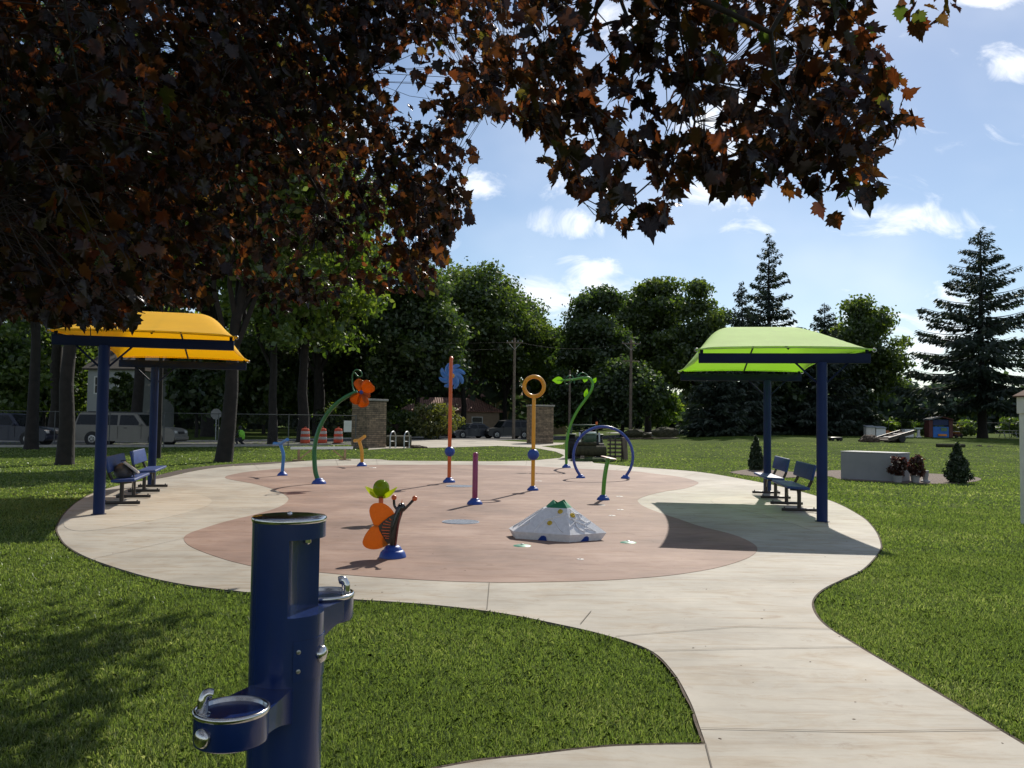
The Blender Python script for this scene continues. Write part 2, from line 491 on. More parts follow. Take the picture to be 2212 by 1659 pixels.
def curve2(pts, n=6):
    w = [at(*p) for p in pts]
    return [(p.x, p.y) for p in bez(w, n)]
segA = curve2([(545, 1285), (400, 1267), (300, 1245), (200, 1212), (150, 1186), (131, 1165), (124, 1142), (140, 1112), (168, 1086), (205, 1066), (252, 1052), (300, 1042), (358, 1033), (420, 1019),
               (484, 1010), (588, 1003), (660, 997), (725, 993), (813, 993), (850, 996), (959, 997), (1071, 997.6), (1138, 996.5), (1220, 998), (1282, 1001), (1357, 1008.6), (1417, 1013), (1511, 1021),
               (1605, 1036.5), (1700, 1056), (1792, 1083), (1855, 1114.6), (1886, 1143), (1901, 1174), (1898, 1195), (1865, 1232), (1820, 1255), (1780, 1275), (1757, 1297), (1756, 1322), (1782, 1356),
               (1850, 1400), (1950, 1460), (2050, 1520), (2150, 1580), (2250, 1642), (2400, 1745), (2560, 1900)])
segB = curve2([(2560, 2700), (1500, 2900), (300, 2500)], 2)
segC = curve2([(200, 2050), (500, 1815), (800, 1705), (1000, 1659), (1150, 1640), (1300, 1623), (1420, 1618), (1523, 1617)])
segD = curve2([(1524, 1614), (1514, 1585), (1490, 1520), (1452, 1455), (1400, 1408), (1300, 1375), (1200, 1352), (1100, 1332), (1000, 1318), (900, 1308), (780, 1300), (660, 1293), (545, 1285)])
OUTER = segA + segB + segC + segD[:-1]
CONC = concrete('broom_concrete', (.26, .236, .196), (.385, .354, .298), (.50, .465, .395), .7)
CONCW = concrete('pale_concrete', (.34, .305, .25), (.43, .39, .325), (.52, .475, .395), .5)
CONCD = concrete('sandy_concrete', (.30, .245, .19), (.39, .325, .255), (.47, .40, .32), .5)
PINK = concrete('red_tinted_concrete', (.16, .100, .078), (.265, .170, .130), (.40, .285, .225), .8)
def sheet(name, poly, m, z0, z1):
    return structure(MB().prism(poly, z0, z1).build(name, m, smooth=0))
sheet('pavement', OUTER, CONC, -.10, .020)
PINKV = [(546, 1228), (490, 1214), (435, 1195), (405, 1180), (397, 1166), (408, 1156), (435, 1146), (490, 1129), (548, 1115), (600, 1099), (622, 1084), (618, 1073), (594, 1060), (549, 1047), (500, 1038), (486, 1033),
         (500, 1027), (549, 1019), (631, 1012), (709, 1008), (813, 1005.5), (950, 1005), (1071, 1006), (1138, 1007.5), (1232, 1013), (1357, 1018.5), (1417, 1025), (1470, 1032), (1503, 1041), (1507, 1047), (1480, 1057),
         (1440, 1063), (1404, 1071), (1380, 1080), (1379, 1087), (1392, 1097), (1429, 1111.7), (1466, 1124), (1511, 1139.6), (1573, 1155), (1615, 1171), (1636, 1188), (1620, 1207), (1560, 1228), (1480, 1243),
         (1400, 1252), (1300, 1258.5), (1200, 1261.5), (1100, 1263), (1000, 1261.5), (900, 1257), (800, 1250.5), (700, 1242), (620, 1234)]
PINKP = curve2(PINKV + [PINKV[0]], 5)[:-1]
sheet('splash_pad_surface', PINKP, PINK, .019, .024)
lobeL = curve2([(300, 1075), (360, 1068), (430, 1072), (457, 1083), (440, 1098), (380, 1116), (300, 1133), (225, 1146), (165, 1150), (138, 1138), (150, 1118), (200, 1100), (250, 1086), (300, 1075)], 5)[:-1]
sheet('pale_paving_left', lobeL, CONCW, .019, .0235)
lobeR = curve2([(1535, 1082), (1560, 1076), (1600, 1073), (1650, 1074), (1700, 1084), (1740, 1099), (1770, 1120), (1790, 1148), (1760, 1150), (1700, 1130), (1640, 1113), (1585, 1100), (1545, 1090), (1535, 1082)], 5)[:-1]
sheet('pale_paving_right', lobeR, CONCW, .019, .0235)
def offset_poly(P, d):
    out = []
    for i in range(len(P)):
        a, b = Vector(P[i - 1]), Vector(P[(i + 1) % len(P)])
        t_ = (b - a); t_ = t_.normalized() if t_.length > 1e-9 else Vector((1, 0))
        out.append((P[i][0] - t_.y * d, P[i][1] + t_.x * d))
    return out
area2 = sum(OUTER[i - 1][0] * OUTER[i][1] - OUTER[i][0] * OUTER[i - 1][1] for i in range(len(OUTER)))
OSIGN = -1 if area2 > 0 else 1
lip = MB(); rgl = random.Random(3)
A_ = offset_poly(OUTER, -.01 * OSIGN); B_ = [offset_poly(OUTER, OSIGN * k)[i] for i, k in enumerate([.010 + .018 * (.5 + .5 * mnoise.noise(Vector((i_ * .35, 2, 0)))) for i_ in range(len(OUTER))])]
for i in range(len(OUTER)):
    j = (i + 1) % len(OUTER)
    lip.add([(*A_[i], .008), (*A_[j], .008), (*B_[j], .022), (*B_[i], .022)], [(0, 1, 2, 3)])
structure(lip.build('soil_edge', mat('sod_edge_soil', (.085, .062, .042), .95, var=.4, scale=9, bump=.6, bscale=30), smooth=0))
# saw-cut joints in the paving
J = MB()
def joint(pts, z=.0262, w=.007):
    P = [at(*p) for p in pts]
    for a, b in zip(P, P[1:]):
        a = Vector((a.x, a.y, 0)); b = Vector((b.x, b.y, 0))
        d = (b - a); nn = Vector((-d.y, d.x, 0)).normalized() * w / 2
        q = [(a + nn), (b + nn), (b - nn), (a - nn)]
        J.add([(v.x, v.y, z) for v in q], [(0, 1, 2, 3) if (b - a).cross(nn).z < 0 else (3, 2, 1, 0)])
for pts in ([(1057, 1264), (1052, 1322)], [(1277, 1326), (1254, 1354)], [(1410, 1413), (1640, 1408), (1856, 1404)], [(1524, 1617), (1545, 1700)],
            [(1513, 1583), (1850, 1590), (2160, 1586)],
            [(813, 993), (815, 1006)], [(1138, 997), (1136, 1007)], [(1357, 1009), (1330, 1017)], [(1511, 1022), (1478, 1032)], [(725, 993), (730, 1007)], [(1640, 1190), (1890, 1196)], [(1511, 1140), (1700, 1130)],
            [(1800, 1365), (1600, 1360), (1330, 1381)], [(200, 1212), (400, 1166)], [(549, 1005), (560, 1017)]):
    joint(pts)
structure(J.build('paving_joints', mat('dark_joint_strip', (.15, .13, .105), .95, var=.2), smooth=0))  # joints drawn as thin darker strips on the paving

# driveway and back path
DRV = [(795, 972), (829, 969.5), (982, 966.5), (1075, 963.5), (1150, 967), (1200, 976), (1219, 984), (1210, 990), (1138, 996.8), (1200, 999), (1284, 1001.5), (1262, 986), (1235, 974), (1170, 964.5), (1215, 960.5), (1220, 957), (1150, 956), (1060, 951), (960, 949.5), (900, 953), (850, 958), (800, 963)]
DRVP = [(at(*p).x, at(*p).y) for p in DRV]
sheet('driveway', DRVP, CONC, -.05, .016)
# street behind the fence: asphalt strip with kerbs
def strip(name, line, width, m, z, th=.05, n=8):
    P = bez([at(*p) if not isinstance(p, Vector) else p for p in line], n)
    L, Rr = [], []
    for i, p in enumerate(P):
        d = (P[min(i + 1, len(P) - 1)] - P[max(i - 1, 0)]); d.z = 0; d.normalize()
        nn = Vector((-d.y, d.x, 0)) * width / 2
        L.append(p + nn); Rr.append(p - nn)
    mb = MB()
    vs = []
    for a, b in zip(L, Rr): vs += [(a.x, a.y, gz(a.x, a.y) + z), (b.x, b.y, gz(b.x, b.y) + z), (a.x, a.y, gz(a.x, a.y) + z - th), (b.x, b.y, gz(b.x, b.y) + z - th)]
    fs = []
    for i in range(len(P) - 1):
        o = 4 * i
        fs += [(o, o + 1, o + 5, o + 4), (o + 1, o + 3, o + 7, o + 5), (o + 2, o, o + 4, o + 6)]
    fs += [(0, 2, 3, 1), (4 * len(P) - 4, 4 * len(P) - 3, 4 * len(P) - 1, 4 * len(P) - 2)]
    mb.add(vs, fs)
    o = structure(mb.build(name, m, smooth=0))
    return L, Rr
ASPH = mat('asphalt', (.055, .054, .055), .9, var=.25, scale=2, bump=.2, bscale=40)
KERBM = mat('kerb_concrete', (.36, .34, .31), .85, var=.15, bump=.1)
STREET = [Vector((-110, 44, 0)), Vector((-40, 46.5, 0)), Vector((-24, 49, 0)), Vector((-14, 58, 0)), Vector((-6, 76, 0)), Vector((10, 92, 0)), Vector((40, 104, 0))]
L_, R_ = strip('road', STREET, 9.5, ASPH, .012)
def kerb(name, P):
    mb = MB(); vs = []; fs = []
    for i, p in enumerate(P):
        d = (P[min(i + 1, len(P) - 1)] - P[max(i - 1, 0)]); d.z = 0; d.normalize()
        nn = Vector((-d.y, d.x, 0)) * .09
        z = gz(p.x, p.y)
        for q, zz in ((p + nn, -.1), (p + nn, .12), (p - nn, .12), (p - nn, -.1)): vs.append((q.x, q.y, z + zz))
    for i in range(len(P) - 1):
        o = 4 * i
        for k in range(3): fs.append((o + k, o + k + 4, o + k + 5, o + k + 1))
    mb.add(vs, fs)
    structure(mb.build(name, KERBM, smooth=0))
kerb('kerb', L_)
kerb('kerb', [p for p in R_ if p.y < 55])
strip('far_road', [(1330, 934.5), (1450, 936), (1540, 936.5), (1640, 936.5), (1800, 936)], 3.2, mat('pale_path', (.42, .40, .37), .85, var=.15), .03)
# dirt border at the back of the pad
dirt = curve2([(330, 1037), (358, 1032), (420, 1018), (484, 1009), (588, 1002), (650, 997.5), (640, 996.5), (560, 1000), (470, 1005), (400, 1014), (350, 1025), (325, 1034), (330, 1037)], 5)[:-1]
sheet('soil_border', dirt, SOIL, -.02, .011)
bed = curve2([(1735, 1032), (1790, 1030), (1815, 1036), (1900, 1042), (2000, 1046), (2085, 1044), (2120, 1036), (2080, 1028), (1990, 1023), (1880, 1018), (1800, 1017), (1750, 1022), (1735, 1032)], 5)[:-1]
BEDM = mat('bark_mulch', (.15, .11, .085), .95, var=.4, scale=14, bump=1, bscale=40)
sheet('mulch_bed', bed, BEDM, -.02, .02)
bed2 = curve2([(1575, 1021), (1600, 1026), (1650, 1032), (1720, 1032), (1740, 1026), (1690, 1018), (1620, 1015), (1575, 1021)], 5)[:-1]
sheet('mulch_bed', bed2, BEDM, -.02, .02)

# ------------------------------------------------------------------ plants
def blob_leaves(rng, clumps, n, leaf, flat=.35, up=.35):
    """n leaf quads spread through a set of clumps (cx,cy,cz,rx,ry,rz)"""
    c = np.array(clumps, dtype=np.float64)
    w = (c[:, 3] * c[:, 4] * c[:, 5]) ** (2 / 3); w /= w.sum()
    k = rng.choice(len(c), n, p=w)
    d = rng.normal(size=(n, 3)); d /= np.linalg.norm(d, axis=1)[:, None]
    r = rng.random(n) ** .45
    r *= 1 + .22 * rng.normal(size=n) * (rng.random(n) < .5)
    pos = c[k, :3] + d * c[k, 3:] * r[:, None]
    nrm = d * .7 + rng.normal(size=(n, 3)) * .75; nrm[:, 2] += up
    nrm /= np.linalg.norm(nrm, axis=1)[:, None]
    a = rng.normal(size=(n, 3)); a -= nrm * (a * nrm).sum(1)[:, None]; a /= np.linalg.norm(a, axis=1)[:, None]
    b = np.cross(nrm, a)
    s = leaf * (.55 + .9 * rng.random(n))[:, None]
    fold = nrm * s * flat * (rng.random(n)[:, None] - .3)
    v = np.stack([pos - a * s, pos - b * s * .6 + fold, pos + a * s, pos + b * s * .6 + fold], axis=1)
    return v.reshape(-1, 3)
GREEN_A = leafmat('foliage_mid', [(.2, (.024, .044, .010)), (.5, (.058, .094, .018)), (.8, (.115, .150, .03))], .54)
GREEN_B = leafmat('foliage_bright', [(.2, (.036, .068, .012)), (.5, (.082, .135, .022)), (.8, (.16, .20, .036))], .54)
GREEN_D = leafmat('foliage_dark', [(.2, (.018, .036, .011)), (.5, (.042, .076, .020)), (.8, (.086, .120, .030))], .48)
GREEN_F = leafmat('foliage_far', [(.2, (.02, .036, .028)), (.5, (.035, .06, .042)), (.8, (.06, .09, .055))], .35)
NEEDLE = leafmat('spruce_needles', [(.2, (.009, .018, .012)), (.5, (.018, .032, .02)), (.8, (.034, .05, .03))], .22)
ARBOR = leafmat('arborvitae_foliage', [(.2, (.010, .022, .008)), (.5, (.022, .042, .014)), (.8, (.045, .07, .02))], .25)
REDSH = leafmat('red_shrub_foliage', [(.2, (.022, .009, .009)), (.5, (.055, .018, .016)), (.8, (.11, .035, .022))], .4, tshift=(1.3, .8, .6))
YELSH = leafmat('yellow_shrub_foliage', [(.2, (.05, .06, .015)), (.5, (.11, .12, .03)), (.8, (.19, .18, .05))], .45)

def limb(mb, rng, a, b, r0, r1, k=6, wob=.08, n=7):
    a, b = Vector(a), Vector(b); L = (b - a).length
    pts, rs = [], []
    for i in range(k + 1):
        t = i / k
        p = a.lerp(b, t) + Vector((0, 0, math.sin(t * math.pi) * L * .08))
        if 0 < i < k: p += Vector(rng.normal(size=3)) * L * wob * .4
        pts.append(p); rs.append(r0 + (r1 - r0) * t)
    mb.tube(pts, rs, n)
    return pts
TREES = 'broadleaf trees around the park'
def tree(label, base, top, w, trunk_r, seed, n=15300, leaf=0.21, mat_=None, low=.25, lean=(0, 0), clumps=56, flat=1.0, bark=None, group=TREES, name='broadleaf_tree', squash=1.0, cs=.88):
    """base Vector, height top, crown width w; crown starts at low*top"""
    rng = np.random.default_rng(seed)
    t = thing(name, label, 'tree', base, 0, group)
    z0, z1 = low * top, top
    cz, hz = (z0 + z1) / 2, (z1 - z0) / 2
    cx, cy = lean
    cl = []
    for i in range(clumps):
        d = rng.normal(size=3); d /= np.linalg.norm(d)
        r = (.35 + .65 * rng.random() ** .6)
        cr = w * cs * (.10 + .11 * rng.random())
        wz = 1.0 - .35 * max(0, d[2] * r) ** 2
        p = np.array([cx + d[0] * r * (w / 2 - cr * .6) * wz, cy + d[1] * r * (w / 2 - cr * .6) * wz * squash, cz + d[2] * r * (hz - cr * .5)])
        cl.append((*p, cr * (1 + .3 * rng.random()), cr * (1 + .3 * rng.random()), cr * (.62 + .3 * rng.random())))
    cl.append((cx, cy, cz, w * .22, w * .22 * squash, hz * .5))
    mb = MB()
    tp = Vector((cx * .8, cy * .8, z0 + hz * 1.1))
    k = 9; pts, rs = [], []
    for i in range(k + 1):
        q = i / k
        p = Vector((tp.x * q ** 1.3, tp.y * q ** 1.3, tp.z * q)) + (Vector((*(rng.normal(size=2) * trunk_r * .16), 0)) if 0 < i < k else Vector())
        if i == 0: p.z = -.25
        pts.append(p); rs.append(trunk_r * ((1.45 if i == 0 else 1.0) * (1 - .8 * q)))
    pts.insert(1, pts[0].lerp(pts[1], .22)); rs.insert(1, trunk_r * 1.12)
    mb.tube(pts, rs, 12)
    for i in range(min(len(cl), 16)):
        c = cl[i]
        q = rng.uniform(.35, .9)
        j = min(int(q * k) + 1, len(pts) - 2)
        s = pts[j]
        if s.z > c[2] + .3 * hz: s = pts[max(2, j - 3)]
        limb(mb, rng, s, c[:3], rs[j] * .55, .03, n=6)
    mb.build('trunk', bark or BARK, t, smooth=60)
    v = blob_leaves(rng, cl, n, leaf)
    np_mesh('crown', v, 4, mat_ or GREEN_A, t)
    return t
def spruce(label, base, H, half, seed, low=.06, n_per=26, leaf=.5, group='spruces on the lawn', tiers=None, droop=.27, trunk_r=None):
    rng = np.random.default_rng(seed)
    t = thing('spruce_tree', label, 'tree', base, 0, group)
    mb = MB()
    tr = trunk_r or H * .018
    mb.tube([(0, 0, -.2), (0, 0, H * .05), (rng.normal() * .05, 0, H * .4), (rng.normal() * .08, 0, H * .75), (0, 0, H * .99)], [tr * 1.3, tr, tr * .7, tr * .35, .02], 10)
    V_ = []
    z = H * low; dz = H * .058
    while z < H * .985:
        f = (z - H * low) / (H * (1 - low))
        L0 = half * (1 - f) ** .82
        if f < .08: L0 *= .85
        nb = int(6 + 5 * (1 - f))
        ph = rng.random() * 6.28
        for b in range(nb):
            q = ph + 2 * math.pi * b / nb + rng.normal() * .22
            L = L0 * rng.uniform(.68, 1.08)
            if L < .12: L = .12
            zz = z + rng.normal() * dz * .25
            dr = droop * (1 - .9 * f)
            m = 7; P = []
            for i in range(m + 1):
                u = i / m
                P.append(Vector((math.cos(q) * L * u, math.sin(q) * L * u, zz + L * (.10 * f + -dr * u * 1.6 + dr * 1.15 * u ** 2.4) + L * .45 * f * u)))
            mb.tube(P, [max(.012, tr * .22 * (1 - .85 * i / m) * (1 - .5 * f)) for i in range(m + 1)], 4, cap=False)
            cnt = max(8, int(n_per * L / half * (.6 + .8 * rng.random())) * 5)
            u = rng.random(cnt) ** .7
            ii = np.minimum((u * m).astype(int), m - 1); fr = u * m - ii
            PA = np.array([tuple(p) for p in P])
            pos = PA[ii] * (1 - fr)[:, None] + PA[ii + 1] * fr[:, None]
            side = np.array([-math.sin(q), math.cos(q), 0])
            wdt = L * (.115 + .06 * (f < .3)) * (1 - u * .55)
            off = rng.normal(size=cnt) * wdt * .8
            pos = pos + side * off[:, None]
            pos[:, 2] += -np.abs(off) * .25 - rng.random(cnt) * leaf * .35
            dirv = np.array([math.cos(q), math.sin(q), 0]) * .7 + side * np.sign(off)[:, None] * .7 + rng.normal(size=(cnt, 3)) * .25
            dirv[:, 2] -= .6
            dirv /= np.linalg.norm(dirv, axis=1)[:, None]
            wv = np.cross(dirv, rng.normal(size=(cnt, 3))); wv /= np.linalg.norm(wv, axis=1)[:, None]
            ln = (leaf * rng.uniform(.5, 1.15, cnt) * (.45 + .55 * (1 - f)))[:, None]
            v = np.stack([pos, pos + dirv * ln * .5 + wv * ln * .17, pos + dirv * ln, pos + dirv * ln * .5 - wv * ln * .17], axis=1)
            V_.append(v.reshape(-1, 3))
        z += dz * rng.uniform(.8, 1.25) * (1 - .35 * f)
    mb.build('trunk', BARK, t, smooth=60)
    np_mesh('crown', np.concatenate(V_), 4, NEEDLE, t)
    return t
def shrub(label, base, w, h, seed, n=2500, leaf=.08, mat_=None, cone=False, name='shrub', cat='shrub', group=None, stem=.03, z0=0.0):
    rng = np.random.default_rng(seed)
    t = thing(name, label, cat, base, 0, group)
    cl = []
    for i in range(170 if cone else 26):
        q = rng.random() * 6.28; u = rng.random() ** (1.3 if cone else 1)
        if cone:
            rr = w / 2 * (math.sin(min(1, u * 4.5 + .35) * math.pi / 2)) * ((1 - u) ** .8) * .98 * math.sqrt(rng.random())
            cr = w * (.06 + .09 * (1 - u))
            cl.append((math.cos(q) * rr, math.sin(q) * rr, z0 + h * (.08 + .86 * u), cr, cr, h * .11))
        else:
            rr = w / 2 * math.sqrt(rng.random()) * .8
            zz = h * (.12 + .73 * u)
            k = 1 - .5 * (abs(u - .45)) ** 1.5
            cl.append((math.cos(q) * rr * k, math.sin(q) * rr * k, z0 + zz, w * .17, w * .17, h * .15))
    mb = MB(); mb.tube([(0, 0, -.05), (0, 0, z0 + h * .35)], [stem, stem * .6], 7)
    for c in cl[:7]: limb(mb, rng, (0, 0, z0 + h * .1), c[:3], stem * .5, .006, n=5)
    mb.build('stems', BARK, t, smooth=60)
    np_mesh('foliage', blob_leaves(rng, cl, n, leaf), 4, mat_ or GREEN_A, t)
    return t

def tr(label, vx, Y, vtop, vw, trunk_v, seed, **k):
    """tree placed by ground distance Y; height and width read in the photograph's scale"""
    base = onY(vx, Y); s = Y / FV
    hor = 912 + .0131 * (vx - 1106)
    H = EYE - base.z + (hor - vtop) * s
    return tree(label, base, H, vw * s, trunk_v * s / 2, seed, **k)
# --- left wood behind the yellow shelter
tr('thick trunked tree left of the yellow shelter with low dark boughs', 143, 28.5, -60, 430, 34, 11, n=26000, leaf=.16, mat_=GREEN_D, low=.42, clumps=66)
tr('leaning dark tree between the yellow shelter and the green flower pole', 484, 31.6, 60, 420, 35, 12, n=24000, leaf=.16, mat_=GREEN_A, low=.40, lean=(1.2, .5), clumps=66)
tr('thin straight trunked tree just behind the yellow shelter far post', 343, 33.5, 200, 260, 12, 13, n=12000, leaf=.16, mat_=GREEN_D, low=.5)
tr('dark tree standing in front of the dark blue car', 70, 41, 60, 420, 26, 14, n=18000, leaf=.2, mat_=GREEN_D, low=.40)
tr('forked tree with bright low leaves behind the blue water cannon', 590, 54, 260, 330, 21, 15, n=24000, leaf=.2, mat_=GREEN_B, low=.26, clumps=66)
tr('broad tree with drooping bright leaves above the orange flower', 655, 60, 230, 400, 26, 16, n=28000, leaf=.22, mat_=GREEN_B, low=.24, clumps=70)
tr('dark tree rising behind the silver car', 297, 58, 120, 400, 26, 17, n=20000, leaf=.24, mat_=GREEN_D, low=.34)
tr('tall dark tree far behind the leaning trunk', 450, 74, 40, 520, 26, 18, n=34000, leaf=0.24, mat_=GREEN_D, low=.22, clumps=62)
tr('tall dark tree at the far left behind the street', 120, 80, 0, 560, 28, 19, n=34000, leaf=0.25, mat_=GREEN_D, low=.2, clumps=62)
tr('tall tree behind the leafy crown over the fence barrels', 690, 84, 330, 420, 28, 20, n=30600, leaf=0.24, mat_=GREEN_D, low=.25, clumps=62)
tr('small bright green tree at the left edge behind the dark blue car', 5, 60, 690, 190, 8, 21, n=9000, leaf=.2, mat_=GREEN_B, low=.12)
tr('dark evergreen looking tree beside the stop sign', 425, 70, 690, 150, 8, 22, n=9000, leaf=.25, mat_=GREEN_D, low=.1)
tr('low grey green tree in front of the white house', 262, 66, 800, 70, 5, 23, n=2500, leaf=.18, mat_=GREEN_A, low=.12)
# understorey that closes the view under the big crowns
for i, (vx, Y, vt, vw, m, lo, lb) in enumerate((
        (-30, 92, 700, 260, GREEN_A, .04, 'low dense tree at the far left behind the dark blue car'), (95, 96, 660, 250, GREEN_A, .05, 'low dense tree in the gap right of the dark trunk over the dark blue car'),
        (345, 94, 650, 240, GREEN_A, .05, 'low dense tree closing the gap between the shelter posts'), (500, 98, 640, 240, GREEN_B, .04, 'low dense tree behind the octagonal sign'),
        (570, 90, 690, 200, GREEN_A, .05, 'low dense tree behind the blue water cannon'), (690, 98, 620, 260, GREEN_B, .04, 'low dense tree behind the traffic barrels'), (800, 100, 600, 240, GREEN_D, .04, 'low dense tree behind the left stone pillar'),
        (215, 112, 600, 260, GREEN_A, .04, 'tall dense tree rising behind the white house'))):
    tr(lb, vx, Y, vt, vw, 8, 60 + i, n=25500, leaf=0.25, mat_=m, low=lo, clumps=66)
# --- centre
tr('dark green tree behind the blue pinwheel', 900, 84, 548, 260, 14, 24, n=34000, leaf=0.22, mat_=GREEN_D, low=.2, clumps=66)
tr('rounded tree with sunlit top right of the pinwheel pole', 1000, 100, 534, 270, 13, 25, n=37400, leaf=0.22, mat_=GREEN_A, low=.28, clumps=68)
tr('tree with a sloping sunlit crown behind the utility pole', 1090, 108, 605, 240, 12, 26, n=30600, leaf=0.22, mat_=GREEN_A, low=.3, clumps=62)
tr('smaller tree left of the sky gap behind the yellow ring', 1175, 112, 688, 150, 9, 27, n=15300, leaf=0.22, mat_=GREEN_B, low=.22)
# --- right of the gap
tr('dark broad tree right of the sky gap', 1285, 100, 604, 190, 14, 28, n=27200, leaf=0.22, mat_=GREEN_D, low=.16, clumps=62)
tr('tallest round topped tree behind the right utility pole', 1400, 112, 568, 190, 15, 29, n=27200, leaf=0.24, mat_=GREEN_A, low=.2, clumps=62)
tr('sunlit tree between the round topped tree and the spruce', 1500, 104, 592, 180, 13, 30, n=27200, leaf=0.22, mat_=GREEN_A, low=.1, clumps=62)
tr('low dark tree behind the sod pallets', 1345, 92, 770, 190, 10, 31, n=15300, leaf=0.21, mat_=GREEN_D, low=.12)
tr('loose leaved tree with pale twigs right of the green shelter', 1862, 92, 626, 215, 10, 32, n=22000, leaf=.2, mat_=GREEN_A, low=.12, clumps=60, cs=.8)
tr('low bushy tree behind the tractor', 1230, 96, 790, 130, 8, 33, n=11900, leaf=0.21, mat_=GREEN_D, low=.1)
tr('bright low tree under the dark boughs behind the right utility pole', 1420, 118, 830, 110, 6, 47, n=4000, leaf=.28, mat_=GREEN_B, low=.05)
tr('mid green tree between the green shelter posts', 1720, 88, 690, 190, 12, 48, n=10000, leaf=.26, mat_=GREEN_D, low=.12, clumps=36)

def sp(label, vx, Y, vtop, vhalf, seed, **k):
    base = onY(vx, Y); s = Y / FV
    hor = 912 + .0131 * (vx - 1106)
    return spruce(label, base, EYE - base.z + (hor - vtop) * s, vhalf * s, seed, **k)
sp('tall open spruce standing alone at the right behind the picnic table', 2122, 82, 488, 190, 41, n_per=74, leaf=.72, low=.20, trunk_r=.42, droop=.30)
sp('tall spruce rising above the green shelter', 1662, 90, 504, 120, 42, n_per=56, leaf=.75, low=.06)
sp('shorter spruce left of the tall one above the green shelter', 1602, 84, 606, 95, 43, n_per=46, leaf=.65, low=.04)
sp('dark spruce right of the tall one above the green shelter', 1782, 86, 650, 105, 44, n_per=46, leaf=.65, low=.04)
sp('low wide dark spruce behind the green shelter far post', 1545, 78, 728, 90, 45, n_per=44, leaf=.6, low=.03)
sp('dark spruce with boughs to the ground behind the green shelter near post', 1838, 93, 735, 70, 46, n_per=44, leaf=.6, low=.03)
# far wood on the horizon: one mass
rng = np.random.default_rng(77)
cl = []
for i in range(150):
    Y = rng.uniform(150, 230); vx = rng.uniform(1150, 2500); p = onY(vx, Y)
    h = rng.uniform(6, 13) if vx > 1880 else rng.uniform(6, 10)
    cl.append((p.x, p.y, h * .55, rng.uniform(3, 6), 4, h * .5))
for i in range(170):
    Y = rng.uniform(110, 170); vx = rng.uniform(-500, 1130); p = onY(vx, Y)
    h = rng.uniform(7, 16)
    cl.append((p.x, p.y, h * .5, rng.uniform(3, 6), 4, h * .55))
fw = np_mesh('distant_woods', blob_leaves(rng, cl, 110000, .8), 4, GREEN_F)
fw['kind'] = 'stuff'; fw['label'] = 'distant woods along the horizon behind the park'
# bushes along the far fence and by the house
for i, (vx, Y, w, h, m, lb) in enumerate([
        (1920, 92, 60, 34, GREEN_B, 'pale green bush left of the white boxes by the far fence'), (2010, 96, 70, 40, GREEN_B, 'light green bush behind the tipped trailer by the far fence'),
        (2085, 98, 60, 36, GREEN_B, 'light green bush behind the blue play house'), (2185, 94, 80, 46, GREEN_B, 'pale flowering bush behind the picnic table'), (2060, 97, 40, 26, YELSH, 'yellowish tall grass clump by the far fence'),
        (1945, 97, 50, 44, GREEN_A, 'mid green bush by the far fence beside the green shelter'), (2235, 96, 60, 40, GREEN_A, 'mid green bush at the right edge by the far fence'),
        (948, 76, 130, 82, YELSH, 'olive shrub spreading in front of the tile roofed house'), (870, 80, 80, 60, GREEN_A, 'green shrub at the foot of the tree behind the street'), (1700, 95, 60, 30, GREEN_B, 'light bush seen under the boughs between the shelter posts'),
        (500, 72, 46, 26, YELSH, 'small yellow shrub on the verge near the stop sign'), (800, 86, 90, 40, YELSH, 'long orange green hedge plant on the bank behind the stone pillar'), (725, 84, 90, 74, GREEN_A, 'bushy green shrub behind the traffic barrels')]):
    s = Y / FV
    shrub(lb, onY(vx, Y), w * s, h * s, 200 + i, n=2600, leaf=.16, mat_=m, stem=.05, group='bushes in the distance')
